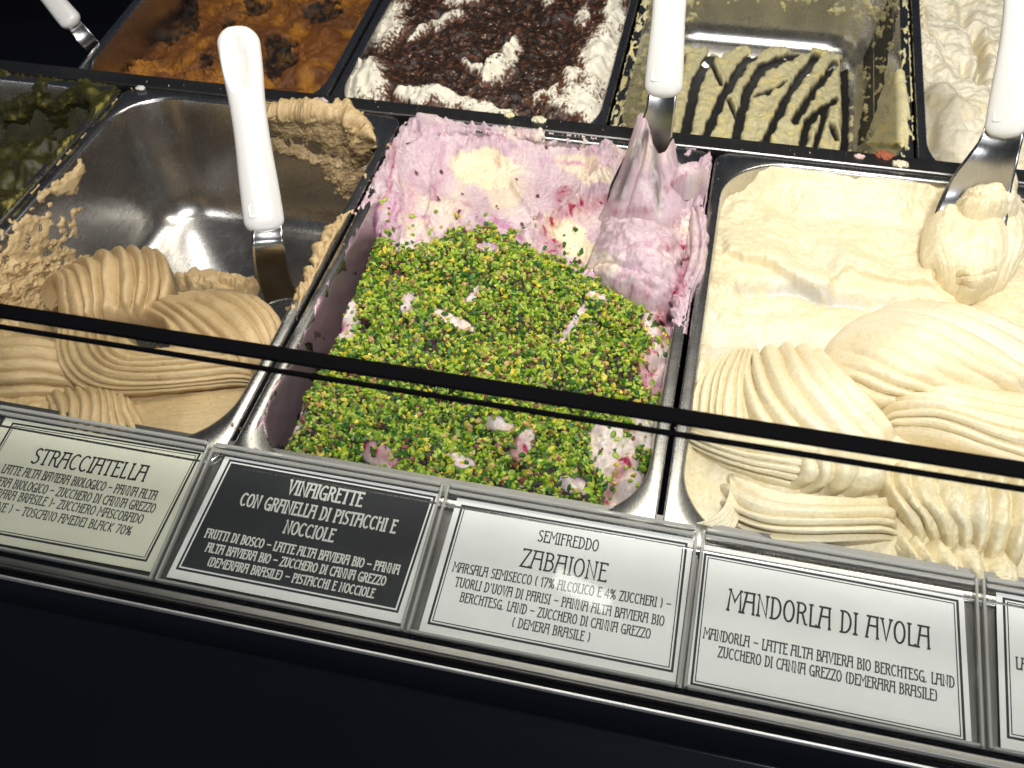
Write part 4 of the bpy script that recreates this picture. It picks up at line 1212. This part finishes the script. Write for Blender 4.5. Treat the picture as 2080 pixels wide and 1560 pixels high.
# ------------------------------------------------------------ spatulas
def tube_sections(path, W_, T_, wd, nd, nseg=28, pw=2.6, face=None):
    """loft super-ellipse sections; wd width direction, nd face direction per ring"""
    rings = []
    a = np.linspace(0, 2 * math.pi, nseg, endpoint=False)
    ca, sa = np.cos(a), np.sin(a)
    ex = np.sign(ca) * np.abs(ca) ** (2 / pw); ey = np.sign(sa) * np.abs(sa) ** (2 / pw)
    for i, p in enumerate(path):
        rings.append(p + np.outer(ex * W_[i] / 2, wd[i]) + np.outer(ey * T_[i] / 2, nd[i]))
    return np.array(rings)
def spatula(label, P0, P1, hw, blade, mat_h=M_handle, bend=3.0, emb=True, th=13, dent=True):
    """P0 blade end of the handle, P1 its top; blade = list of (point, half width)"""
    P0 = np.array(P0); P1 = np.array(P1)
    root = tag(empty('spatula', P0), label, 'spatula', 'gelato spatulas with white handles')
    L = np.linalg.norm(P1 - P0); ax = (P1 - P0) / L
    mid = (P0 + P1) / 2; vd = CAM - mid; vd = vd - ax * (vd @ ax); vd /= np.linalg.norm(vd)
    wd0 = np.cross(ax, vd); 
    nr = 90; t = np.linspace(0, 1, nr)
    tt = [0, .05, .2, .45, .62, .8, .93, 1.0]
    ww = np.interp(t, tt, [.97, 1.0, .97, .86, .87, 1.02, 1.06, 1.04]) * hw
    ww = np.convolve(np.pad(ww, 6, 'edge'), np.ones(13) / 13, 'valid')
    cap0 = np.sqrt(np.clip(1 - np.clip(1 - t * L / (hw * .34), 0, 1) ** 2.4, 0, 1))
    cap1 = np.sqrt(np.clip(1 - np.clip(1 - (1 - t) * L / (hw * .5), 0, 1) ** 2, 0, 1))
    Wd = ww * cap0 * cap1
    Td = th * np.interp(t, [0, .3, .75, 1], [.85, 1, .95, .8]) * np.minimum(cap0 ** .6, cap1 ** .7)
    path = P0[None] + ax * (t * L)[:, None] + vd[None] * (bend * np.sin(t * math.pi) )[:, None]
    V = tube_sections(path, Wd, Td, np.repeat(wd0[None], nr, 0), np.repeat(vd[None], nr, 0), 40, 2.7)
    if dent:      # thumb hollow on the upper face
        rel = V - path[:, None]; u = (rel @ wd0) / (hw / 2); fc = (rel @ vd)
        tq = np.repeat(t[:, None], 40, 1)
        e = ((tq - .81) / .15) ** 2 + ((u + .30) / .62) ** 2
        dm = np.clip(1 - e, 0, 1) ** .45 * (fc > 0)
        V = V - vd * (dm * 3.0)[..., None]
    F = grid_faces(nr, 40)
    idx = np.arange(nr * 40).reshape(nr, 40)
    Fw = np.stack([idx[:-1, -1], idx[1:, -1], idx[1:, 0], idx[:-1, 0]], -1)
    h = link('handle', mesh_np('handle', V.reshape(-1, 3), np.concatenate([F, Fw]), mat_h)); child(root, h)
    if emb:        # small embossed maker's outline near the blade
        c = P0 + ax * 14 + vd * (th / 2 + .1) - wd0 * hw * .2
        e = MB()
        def pt(a, b_, z=0): return Vector(c + wd0 * a + ax * b_ + vd * z)
        def bar(a0, b0, a1, b1, w=.45):
            d = np.array([a1 - a0, b1 - b0]); d = d / np.linalg.norm(d); n_ = np.array([-d[1], d[0]]) * w
            q = [(a0 + n_[0], b0 + n_[1]), (a0 - n_[0], b0 - n_[1]), (a1 - n_[0], b1 - n_[1]), (a1 + n_[0], b1 + n_[1])]
            e.add([pt(*p, -1.2) for p in q] + [pt(*p, .16) for p in q], [(4, 5, 6, 7), (0, 1, 5, 4), (1, 2, 6, 5), (2, 3, 7, 6), (3, 0, 4, 7)])
        bar(-3, -3, 3, -3); bar(-3, -3, -3, 4); bar(-3, 4, -.5, 6); bar(3, -3, 3, 0); bar(.5, 5.5, 3.2, 3.5)
        child(root, e.build('embossed_mark', mat_h))
    # blade
    bp = np.array([p for p, w_ in blade]); bw = np.array([w_ for p, w_ in blade])
    n_ = 40
    bp = spline_resample(bp, n_); bw = np.interp(np.linspace(0, 1, n_), np.linspace(0, 1, len(bw)), bw)
    tg = np.gradient(bp, axis=0); tg /= np.linalg.norm(tg, axis=1)[:, None]
    wdir = wd0[None] - tg * (tg @ wd0)[:, None]; wdir /= np.linalg.norm(wdir, axis=1)[:, None]
    nd = np.cross(tg, wdir)
    nd *= np.sign((nd @ vd))[:, None]
    a = np.linspace(-1, 1, 15)
    top = bp[:, None] + wdir[:, None] * (a[None] * bw[:, None])[..., None] + nd[:, None] * (.10 * bw[:, None] * (a[None] ** 2) * 1.2)[..., None]
    bot = top - nd[:, None] * 1.3
    Vb = np.concatenate([top.reshape(-1, 3), bot.reshape(-1, 3)]); f = grid_faces(n_, 15); o = n_ * 15
    per = np.concatenate([np.arange(15), np.arange(1, n_) * 15 + 14, (n_ - 1) * 15 + np.arange(13, -1, -1), np.arange(n_ - 2, 0, -1) * 15])
    Fs = np.stack([per, np.roll(per, -1), np.roll(per, -1) + o, per + o], -1)
    child(root, link('blade', mesh_np('blade', Vb, np.concatenate([f, f + o, Fs]), M_blade)))
    return root, ax, vd, wd0
spatula('white handled spatula standing in the nearly empty hazelnut pan at the left', at(540, 474, 32), at(480, 52, 128), 27.5,
        [(at(543, 440, 38), 9.5), (at(545, 500, 26), 10.5), (at(555, 560, -10), 11.5), (at(575, 610, -45), 12)])
spatula('white handled spatula stuck in the pink berry gelato, blade smeared with it', at(1346, 200, 75), at(1372, -160, 165), 27,
        [(at(1347, 170, 82), 9.5), (at(1340, 230, 62), 10.5), (at(1318, 310, 32), 15), (at(1292, 390, 6), 20), (at(1285, 450, -8), 20)], dent=False)
spatula('white spatula at the right edge holding a round scoop of cream gelato', at(2040, 282, 62), at(2098, -120, 160), 27,
        [(at(2045, 240, 70), 12), (at(2028, 300, 55), 14), (at(1995, 370, 30), 20), (at(1972, 440, 8), 24), (at(1968, 520, -4), 22)], dent=False)
spatula('white handled spatula leaning into the caramel brown gelato at the upper left', at(152, 52, -6), at(40, -80, 40), 22,
        [(at(145, 42, -4), 7), (at(175, 80, -18), 8), (at(215, 125, -45), 9)], dent=False)

# gelato clinging to the berry spatula
def pk_c(X, Y, Z, r):
    qx, qy = px(X, Y, Z)
    c = ber_col_q(X, Y, qx, qy)
    c = mix(c, [.50, .38, .42], np.full(X.shape, .45))
    for pts, w_ in [([(1312, 270), (1282, 330), (1256, 400)], 11), ([(1330, 300), (1334, 370), (1340, 420)], 9)]:
        c = mix(c, [.12, .10, .10], stroke(qx, qy, pts, w_) * .85)
    c = mix(c, [.62, .56, .56], sstep(.1, .8, fbm(X, Y, 12, 4, 609)) * .6)
    return c
for pts, rb, am, sd, kw in [
    ([[(1294, 218, 58), (1270, 300, 36), (1240, 375, 10), (1205, 440, -12)], [(1312, 208, 66), (1292, 295, 46), (1264, 370, 22), (1240, 445, -2)], [(1326, 258, 56), (1316, 312, 44), (1298, 375, 26), (1285, 450, 4)], [(1344, 296, 46), (1346, 335, 38), (1350, 380, 24), (1352, 450, 6)], [(1372, 256, 54), (1382, 305, 36), (1402, 375, 16), (1420, 450, -6)]], 0, 0, 601, dict(rough=.7, fine=.5, edge=.2, drop=14, grooves=((.36, .05, 5.5), (.70, .045, 5.0)))),
    ([[(1362, 345, 26), (1388, 326, 30), (1415, 322, 28), (1436, 340, 20)], [(1360, 362, 28), (1388, 345, 34), (1418, 342, 32), (1440, 356, 22)], [(1366, 384, 20), (1390, 372, 26), (1414, 368, 24), (1428, 376, 14)]], 2, 1.6, 603, dict(rough=1.6, edge=.4, drop=8)),
    ([[(1225, 420, 4), (1290, 430, 14), (1350, 440, 12), (1390, 450, 4)], [(1215, 455, 6), (1285, 465, 18), (1350, 480, 16), (1400, 500, 4)], [(1190, 520, 2), (1260, 520, 14), (1330, 535, 14), (1395, 560, 4)], [(1190, 570, -8), (1250, 580, 4), (1320, 600, 4), (1380, 620, -6)]], 4, 2.2, 604, dict(rough=2.2, fade=(.3, .2), edge=.34, drop=16)),
    ([[(1395, 400, 4), (1398, 470, 8), (1390, 540, 6), (1370, 590, -6)], [(1418, 400, 6), (1428, 470, 12), (1420, 540, 8), (1395, 600, -4)], [(1428, 410, 0), (1436, 470, 3), (1430, 540, 1), (1405, 600, -8)]], 3, 2.6, 605, dict(rough=2.0, edge=.3))]:
    child(gb, fold('gelato_lump', pts, rb, am, pk_c, G_pink, None, na=110, nb=110, seed=sd, **kw))
# scoop on the right spatula
def sc_c(X, Y, Z, r): return alm_col(X, Y, Z)
for pts, rb, am, sd, kw in [
    ([[(1912, 400, 4), (1886, 440, 6), (1880, 500, 2), (1900, 545, -6)], [(1945, 385, 10), (1928, 440, 11), (1926, 500, 7), (1942, 570, -5)], [(2000, 378, 14), (2000, 440, 15), (1995, 510, 10), (1990, 585, -5)], [(2050, 372, 16), (2064, 430, 12), (2066, 495, 6), (2042, 568, -6)], [(2080, 380, 16), (2092, 430, 8), (2090, 490, 2), (2070, 540, -6)]], 3, 1.6, 611, dict(fade=(.35, .0), rough=.9, fine=.6, edge=.24)),
    ([[(1955, 330, 26), (1990, 345, 28), (2030, 320, 32), (2068, 300, 36)], [(1945, 380, 18), (1990, 385, 28), (2035, 370, 32), (2075, 350, 34)], [(1940, 420, 14), (1985, 425, 24), (2030, 420, 26), (2075, 420, 20)]], 3, 2.2, 612, dict(rough=1.6, edge=.2)),
    ([[(1940, 545, -2), (1965, 540, 6), (2000, 540, 8), (2030, 530, 4)], [(1945, 575, -8), (1975, 580, 2), (2005, 570, 4), (2035, 560, -2)]], 2, 2.0, 613, dict(rough=1.6, edge=.2))]:
    child(ga, fold('gelato_lump', pts, rb, am, sc_c, G_cream, None, na=110, nb=110, seed=sd, **kw))

# ------------------------------------------------------------ crumbs dropped on the rims and the divider
def blobmesh(name, P, r, col, seed, mat, squash=.55):
    n, m = 40, 26
    th, ph = np.meshgrid(np.linspace(0, 2 * math.pi, n, endpoint=False), np.linspace(.02, math.pi - .02, m), indexing='ij')
    d = np.stack([np.cos(th) * np.sin(ph), np.sin(th) * np.sin(ph), np.cos(ph)], -1)
    rr = r * (1 + .38 * fbm(d[..., 0] * 2 + d[..., 2], d[..., 1] * 2 - d[..., 2] * 1.3, 1.0, 4, seed))
    V = d * rr[..., None] * [1.25, .9, squash] + P
    c = np.broadcast_to(np.array(col, float), V.shape)
    me = mesh_np(name, V.reshape(-1, 3), grid_faces(n, m, wrap=True), mat, c)
    return link(name, me)
for (x, y, r, col, mt, lab) in [
    (650, 208, 5.5, [.60, .47, .56], G_pink, 'pale pink gelato crumb on the divider behind the hazelnut pan'),
    (1034, 234, 3.4, [.68, .64, .38], G_pist, 'small yellow gelato crumb on the divider above the berry gelato'),
    (1096, 244, 4.6, [.66, .62, .44], G_pist, 'wider yellowish gelato crumb just right of the smaller one on the divider'),
    (1796, 316, 5.4, [.34, .10, .05], G_brown, 'reddish brown gelato crumb on the divider under the yellow pan'),
    (1746, 318, 3.0, [.66, .50, .46], G_pink, 'tiny pinkish crumb on the divider left of the reddish brown one'),
    (286, 179, 3.2, [.62, .62, .60], G_choc, 'grey white gelato drip on the flange at the back left of the empty pan'),
    (1828, 334, 4.6, [.74, .68, .50], G_cream, 'cream coloured flake on the divider behind the almond gelato')]:
    p = at(x, y, 1.8)
    tag(blobmesh('gelato_crumb', np.array(p), r, col, int(x) % 90, mt), lab, 'crumb')
# fine spatter along the flanges
ns = 60
side = rng.integers(0, 4, ns); ty = rng.uniform(20, 350, ns); xx = np.choose(side, [FX[1] + PW - 3, FX[2] + 3, FX[2] + PW - 3, FX[3] + 3]) + rng.normal(0, 2.2, ns)
far = rng.random(ns) < .35
xx = np.where(far, rng.uniform(FX[1], FX[3] + PW, ns), xx); ty = np.where(far, rng.uniform(355, 376, ns), ty)
zz = np.where(ty > 360, 1.7, .2)
cs_ = rng.uniform(.25, .7, ns)
SM = [simple('spatter_pale', (.62, .56, .46), .5), simple('spatter_pink', (.50, .30, .38), .5)]
mi_ = ((xx > FX[2] - 5) & (xx < FX[2] + PW + 4) & (rng.random(ns) < .7)).astype(int)
Rs = rotm(ns); SH = np.array(shapes)[rng.integers(0, 10, ns)] * cs_[:, None, None]
V = np.einsum('nij,nkj->nki', Rs, SH) + np.stack([xx, ty, zz], -1)[:, None, :]
F = (IF[None] + (np.arange(ns) * 12)[:, None, None]).reshape(-1, 3)
tag(link('gelato_spatter', mesh_np('gelato_spatter', V.reshape(-1, 3), F, None, None, False, SM, np.repeat(mi_, 20))), 'fine gelato spatter along the flanges of the front pans', 'spatter', None, 'stuff')
# ------------------------------------------------------------ stroke lettering
def EL(cx, cy, rx, ry, a0, a1, n=12):
    return [(cx + rx * math.cos(rad(a0 + (a1 - a0) * i / n)), cy + ry * math.sin(rad(a0 + (a1 - a0) * i / n))) for i in range(n + 1)]
GL = {
 ' ': (.20, []),
 'A': (.46, [[(.10, 1), (-.02, 0)], [(.39, 1), (.42, 0)], [(-.01, 1), (.44, 1)], [(.04, .56), (.40, .56)], [(-.05, 0), (.04, 0)], [(.38, 0), (.46, 0)]]),
 'B': (.40, [[(.06, 0), (.06, 1)], [(0, 1), (.18, 1)] + EL(.18, .79, .15, .21, 80, -90, 8) + [(.06, .58)], [(.06, .581), (.18, .58)] + EL(.18, .29, .20, .29, 80, -90, 9) + [(0, 0)]]),
 'C': (.42, [EL(.24, .5, .22, .5, 52, 308, 18)]),
 'D': (.44, [[(.07, 0), (.07, 1)], [(0, 1), (.16, 1)] + EL(.16, .5, .25, .5, 84, -84, 16) + [(.16, 0), (0, 0)]]),
 'E': (.34, [[(.06, 0), (.06, 1)], [(0, 1), (.32, 1), (.32, .93)], [(.06, .6), (.26, .6)], [(0, 0), (.34, 0), (.34, .07)]]),
 'F': (.32, [[(.06, 0), (.06, 1)], [(0, 1), (.32, 1), (.32, .93)], [(.06, .6), (.26, .6)], [(0, 0), (.13, 0)]]),
 'G': (.44, [EL(.24, .5, .22, .5, 52, 318, 18), [(.24, .42), (.42, .42), (.42, -.06)]]),
 'H': (.44, [[(.06, 0), (.06, 1)], [(.38, 0), (.38, 1)], [(.06, .62), (.38, .62)], [(0, 1), (.12, 1)], [(.32, 0), (.44, 0)]]),
 'I': (.14, [[(.07, 0), (.07, 1)], [(0, 1), (.14, 1)], [(0, 0), (.14, 0)]]),
 'K': (.42, [[(.06, 0), (.06, 1)], [(.38, 1), (.08, .5), (.40, 0)]]),
 'L': (.32, [[(.06, 1), (.06, 0), (.30, 0), (.30, .08)], [(0, 1), (.13, 1)]]),
 'M': (.56, [[(.02, 0), (.07, 1), (.28, .45), (.49, 1), (.54, 0)], [(0, 1), (.09, 1.001)], [(.47, 1.001), (.56, 1)], [(-.03, 0), (.07, 0)], [(.49, 0), (.59, 0)]]),
 'N': (.46, [[(.06, 0), (.06, 1), (.40, 0), (.40, 1)], [(0, 1), (.07, 1.001)], [(.35, 1), (.46, 1)], [(.0, 0), (.12, 0)]]),
 'O': (.44, [EL(.22, .5, .20, .5, 90, 450, 26)]),
 'P': (.38, [[(.06, 0), (.06, 1)], [(0, 1), (.18, 1)] + EL(.18, .76, .18, .24, 80, -90, 9) + [(.06, .52)], [(0, 0), (.13, 0)]]),
 'R': (.42, [[(.06, 0), (.06, 1)], [(0, 1), (.18, 1)] + EL(.18, .77, .17, .23, 80, -90, 9) + [(.06, .54)], [(.16, .54), (.24, .5), (.36, .03), (.43, 0)]]),
 'S': (.36, [EL(.20, .77, .15, .23, 40, 240, 11) + [(.22, .5)] + EL(.16, .26, .17, .26, 50, -140, 11)]),
 'T': (.38, [[(.19, 0), (.19, 1)], [(-.02, .93), (-.02, 1), (.40, 1), (.40, .93)], [(.12, 0), (.26, 0)]]),
 'U': (.44, [[(.06, 1), (.06, .28)] + EL(.22, .28, .16, .28, 180, 360, 12) + [(.38, 1)], [(0, 1), (.12, 1.001)], [(.32, 1.001), (.44, 1)]]),
 'V': (.42, [[(.03, 1), (.21, 0), (.39, 1)], [(-.03, 1), (.09, 1.001)], [(.33, 1.001), (.45, 1)]]),
 'Z': (.38, [[(.03, .92), (.03, 1), (.36, 1), (.02, 0), (.38, 0), (.38, .08)]]),
 '0': (.42, [EL(.21, .5, .18, .5, 90, 450, 24)]),
 '1': (.22, [[(.02, .86), (.13, 1), (.13, 0)]]),
 '4': (.42, [[(.30, 0), (.30, 1), (.0, .3), (.42, .3)]]),
 '7': (.38, [[(.02, .92), (.02, 1), (.36, 1), (.12, 0)]]),
 '%': (.56, [EL(.13, .78, .10, .21, 0, 360, 14), EL(.43, .22, .10, .21, 0, 360, 14), [(.45, 1), (.10, 0)]]),
 '(': (.20, [EL(.26, .5, .20, .62, 125, 235, 10)]),
 ')': (.20, [EL(-.06, .5, .20, .62, 55, -55, 10)]),
 '-': (.40, [[(.02, .5), (.40, .5)]]), '_': (.24, [[(.02, .45), (.22, .45)]]),
 '.': (.14, [[(.05, .0), (.05, .07)]]), "'": (.14, [[(.07, 1.02), (.05, .82)]]),
}
GAP = .10
def text_width(s): return sum(GL[c][0] + GAP for c in s) - GAP
def ribbon(mb, pts, w, z, M2):
    pts = [np.array(p, float) for p in pts]
    q = [pts[0]]
    for p in pts[1:]:
        if np.linalg.norm(p - q[-1]) > 1e-5: q.append(p)
    pts = q; n = len(pts)
    if n < 2: return
    L, Rr = [], []
    closed = np.linalg.norm(pts[0] - pts[-1]) < 1e-4
    for i in range(n):
        if closed: a = pts[i - 1] if i else pts[-2]; c = pts[i + 1] if i < n - 1 else pts[1]
        else: a = pts[max(i - 1, 0)]; c = pts[min(i + 1, n - 1)]
        d0 = pts[i] - a; d1 = c - pts[i]
        if np.linalg.norm(d0) < 1e-9: d0 = d1
        if np.linalg.norm(d1) < 1e-9: d1 = d0
        d0 = d0 / np.linalg.norm(d0); d1 = d1 / np.linalg.norm(d1)
        n0 = np.array([-d0[1], d0[0]]); n1 = np.array([-d1[1], d1[0]])
        m = n0 + n1; m /= np.linalg.norm(m) + 1e-9
        k = min(1 / max(m @ n0, .3), 2.2)
        p = pts[i]
        if not closed and i == 0: p = p - d1 * w * .3
        if not closed and i == n - 1: p = p + d0 * w * .3
        L.append(p + m * k * w / 2); Rr.append(p - m * k * w / 2)
    v = [(*(M2 @ np.array([*p, 1]))[:2], z) for p in L] + [(*(M2 @ np.array([*p, 1]))[:2], z) for p in Rr]
    mb.add(v, [(i, n + i, n + i + 1, i + 1) for i in range(n - 1)])
def text(mb, s, A, B, cap_px, weight=.075, z=.1):
    """A, B: pixels of the baseline's ends; cap_px: capital height in pixels"""
    u0 = lp(*A); u1 = lp(*B)
    mid = ((A[0] + B[0]) / 2, (A[1] + B[1]) / 2)
    cap = 1.07 * abs(lp(mid[0], mid[1] - cap_px)[1] - lp(*mid)[1])
    L = np.linalg.norm(u1 - u0); ex = (u1 - u0) / L; ey = np.array([-ex[1], ex[0]])
    k = L / text_width(s); x = 0
    for ci, c in enumerate(s):
        wd, strokes = GL[c]
        M2 = np.array([[ex[0], ey[0], u0[0]], [ex[1], ey[1], u0[1]], [0, 0, 1]])
        for si, st in enumerate(strokes):
            P = [((x + p[0]) * k, p[1] * cap) for p in st]
            ribbon(mb, P, weight * 1.6 * cap, z + .012 * si, M2)
        x += wd + GAP

def quad_frame(mb, c, w, z):
    """ribbon of width w inside the quadrilateral c (u,v)"""
    c = [np.array(p) for p in c]; cen = sum(c) / 4
    inn = []
    for i in range(4):
        a, p, q = c[i - 1], c[i], c[(i + 1) % 4]
        d0 = (p - a) / np.linalg.norm(p - a); d1 = (q - p) / np.linalg.norm(q - p)
        n0 = np.array([-d0[1], d0[0]]); n1 = np.array([-d1[1], d1[0]])
        if n0 @ (cen - p) < 0: n0, n1 = -n0, -n1
        m = n0 + n1; m /= np.linalg.norm(m); inn.append(p + m * w / max(m @ n0, .3))
    mb.add([(*p, z) for p in c] + [(*p, z) for p in inn], [(i, (i + 1) % 4, (i + 1) % 4 + 4, i + 4) for i in range(4)])
    return inn
def inset_quad(c, w):
    mb = MB(); return quad_frame(mb, c, w, 0)

ZC = -1.1        # card face below the holder's top plane
CARDS = [
 dict(border=[(24, 856), (408, 918.5), (296, 1140), (-100, 1067)], paper=(6.0, 5.5, 7.0, 5.0), mat='cream',
      label='cream card lettered STRACCIATELLA in a clear holder at the far left',
      lines=[('STRACCIATELLA', (60, 938), (290, 976), 30, .072, 'ink'), ("LATTE ALTA BAVIERA BIOLOGICO - PANNA ALTA", (0, 958), (313, 1014), 17, .085, 'grey'),
             ("BAVIERA BIOLOGICO - ZUCCHERO DI CANNA GREZZO", (-38, 979), (310, 1040), 17, .085, 'grey'), ("(DEMERARA BRASILE )_ ZUCCHERO MASCOBADO", (-54, 1000), (285, 1062), 17, .085, 'grey'),
             ("(FILIPPINE ) - TOSCANO AMEDEI BLACK 70%", (-62, 1026), (262, 1086), 17, .085, 'grey')]),
 dict(border=[(465, 931), (885.7, 1006.5), (808, 1244), (355, 1154.6)], paper=(3.2, 4.0, 5.0, 5.2), mat='black',
      label='black card with white lettering VINAIGRETTE in a clear holder below the berry gelato',
      lines=[('VINAIGRETTE', (581.7, 999.7), (732, 1027), 26, .09, 'white'), ('CON GRANELLA DI PISTACCHI E', (484.8, 1023.5), (800.7, 1081), 24, .09, 'white'), ('NOCCIOLE', (573.6, 1080), (674, 1099), 24, .09, 'white'),
             ('FRUTTI DI BOSCO - LATTE ALTA BAVIERA BIO - PANNA', (414, 1089), (808, 1165), 17, .1, 'white'), ('ALTA BAVIERA BIO - ZUCCHERO DI CANNA GREZZO', (416, 1118), (780, 1188), 17, .1, 'white'),
             ('(DEMERARA BRASILE) - PISTACCHI E NOCCIOLE', (419, 1147), (757, 1213), 17, .1, 'white')]),
 dict(border=[(937, 1023), (1397.5, 1101.5), (1367.7, 1365.5), (867, 1266)], paper=(3.4, 3.6, 4.6, 5.2), mat='white',
      label='white card lettered SEMIFREDDO ZABAIONE between the black card and the MANDORLA card',
      lines=[('SEMIFREDDO', (1091.7, 1097), (1213.8, 1118.5), 21, .07, 'ink'), ('ZABAIONE', (1056, 1148), (1230, 1180), 34, .06, 'ink'), ('MARSALA SEMISECCO ( 17% ALCOLICO E 4% ZUCCHERI ) -', (918.5, 1158.5), (1361.5, 1236), 18, .08, 'grey'),
             ("TUORLI D'UOVA DI PARISI - PANNA ALTA BAVIERA BIO", (923, 1189), (1348, 1270), 18, .08, 'grey'), ('BERCHTESG. LAND - ZUCCHERO DI CANNA GREZZO', (933, 1220), (1320, 1296), 18, .08, 'grey'), ('( DEMERA BRASILE )', (1039, 1271), (1197, 1303), 18, .08, 'grey')]),
 dict(border=[(1431, 1121.3), (1948.4, 1217.2), (1964, 1507.3), (1402, 1389.6)], paper=(3.2, 4.6, 2.6, 5.0), mat='white',
      label='white card lettered MANDORLA DI AVOLA in a clear holder at the right',
      lines=[('MANDORLA DI AVOLA', (1477.7, 1237), (1890, 1317), 40, .06, 'ink'), ('MANDORLA - LATTE ALTA BAVIERA BIO BERCHTESG. LAND', (1429, 1294.4), (1940, 1396), 20, .08, 'grey'), ('ZUCCHERO DI CANNA GREZZO (DEMERARA BRASILE)', (1458.6, 1332.5), (1905, 1423), 20, .08, 'grey')]),
 dict(border=[(2037.7, 1211.3), (2560, 1310), (2640, 1610), (2047, 1498.6)], paper=(3.0, 3.6, 4.0, 5.0), mat='white',
      label='mostly cropped white card in the last clear holder at the right edge',
      lines=[('LATTE', (2066, 1357), (2126, 1369), 22, .08, 'grey')]),
]
INK = dict(ink=M_ink, grey=M_inkg, white=M_inkw)
for i, cdx in enumerate(CARDS):
    u0 = (i - 1) * LP_ + 1.0; u1 = i * LP_ - 1.0
    o_root = empty('card_holder'); o_root.location = LM @ Vector((u0 * 1, -LH, 0)) * MM
    tag(o_root, cdx['label'], 'price card' if False else 'name card', 'name cards in clear holders along the front')
    def ch(o): child(o_root, o); return o
    # holder: back sheet, front sheet, side and lower edges, folded top lip
    b = MB(); b.box(u0, u1, -LH, 0, -3.6, -2.2, .4); ch(b.build('back_sheet', M_acry, None, LM))
    b = MB(); b.box(u0 + .3, u1 - .3, -LH + .3, -5, 0, 1.5, .5); ch(b.build('front_sheet', M_acry, None, LM))
    b = MB()
    b.box(u0 + .1, u0 + 1.6, -LH + .2, -.6, -2.15, 1.35, .35); b.box(u1 - 1.6, u1 - .1, -LH + .2, -.6, -2.15, 1.35, .35)
    ch(b.build('side_edge', M_aedge, None, LM))
    b = MB(); b.box(u0 + 1.8, u1 - 1.8, -LH + .1, -LH + 1.5, -3.2, 1.0, .35); ch(b.build('lower_edge', M_aedge, None, LM))
    for k, (v0, v1, z0, z1) in enumerate([(-2.0, .4, -2.0, 2.6), (-5.6, -3.4, -.3, 2.2)]):
        b = MB(); b.box(u0 + 1.9, u1 - 1.9, v0, v1, z0, z1, .6); ch(b.build('top_lip', M_aedge, None, LM))
    b = MB(); b.box(u0 + 1.9, u1 - 1.9, -3.3, -2.1, -2.0, 1.2, .3); ch(b.build('top_web', M_acry, None, LM))
    # card
    c = [lp(*p) for p in cdx['border']]
    tl, tr, br, bl = c
    pl, pt, pr, pb = cdx['paper']
    cq = [(max(tl[0] - pl, u0 + 1.9), min(tl[1] + pt, -6.2)), (min(tr[0] + pr, u1 - 1.9), min(tr[1] + pt, -6.2)), (min(br[0] + pr, u1 - 1.9), max(br[1] - pb, -LH + 2.0)), (max(bl[0] - pl, u0 + 1.9), max(bl[1] - pb, -LH + 2.0))]
    b = MB(); b.add([(*p, ZC) for p in cq] + [(*p, ZC - .35) for p in cq], [(3, 2, 1, 0), (4, 5, 6, 7), (0, 1, 5, 4), (1, 2, 6, 5), (2, 3, 7, 6), (3, 0, 4, 7)])
    card = ch(b.build('card', M_cream if cdx['mat'] == 'cream' else M_paper, None, LM))
    b = MB(); q = quad_frame(b, c, 1.3, ZC + .06)
    q = inset_quad(q, .8)
    dark = cdx['mat'] == 'black'
    if dark:
        q2_ = inset_quad(q, .1)
        b2 = MB(); b2.add([(*p, ZC + .06) for p in q2_], [(3, 2, 1, 0)]); ch(b2.build('black_panel', M_blackp, None, LM))
    else: quad_frame(b, q, .55, ZC + .06)
    bo = ch(b.build('printed_border', M_ink, None, LM))
    for s, A, B, cp, wgt, ink in cdx['lines']:
        b = MB(); text(b, s, A, B, cp, wgt, ZC + .12); ch(b.build('lettering', INK[ink], None, LM))

# ------------------------------------------------------------ front glass
pg = tag(empty('glass_pane', (200, -98, -14)), 'clear upright front glass with a black double edge crossing the picture', 'glass')
GY0, GY1, GZ = -97.4, -88.6, 204.0
V = np.array([[x, y, z] for x in (-900, 1100) for (y, z) in ((GY0, -13), (GY0, GZ), (GY1, GZ), (GY1, -9))])
# a solid sheet; its foot stands in the groove of the ledge
b = MB(); b.box(-895, 1095, -98.6, -96.6, -16.9, GZ - 7.1); child(pg, b.build('pane', M_glass))
b = MB(); b.box(-895, 1095, -99.5, -92.6, GZ - .8, GZ + .8, .5); child(pg, b.build('top_edge', M_edge))  # black stands in for the dark surroundings seen in the polished edge
b = MB(); b.box(-895, 1095, -99.6, -97.5, GZ - 7.0, GZ - 5.4, .4); child(pg, b.build('edge_image_line', M_edge))  # black strip drawn in for the edge's image in the glass
b = MB(); b.box(-895, 1095, -97.4, -95.6, GZ - 6.9, GZ - .9); child(pg, b.build('pane_top', M_glass))
bpy.context.view_layer.update()
print('tris', sum(len(o.data.polygons) * (2 if len(o.data.polygons) and len(o.data.polygons[0].vertices) == 4 else 1) for o in bpy.data.objects if o.type == 'MESH' and not o.name.startswith(('pistachio_piece', 'chocolate_crumb.'))))
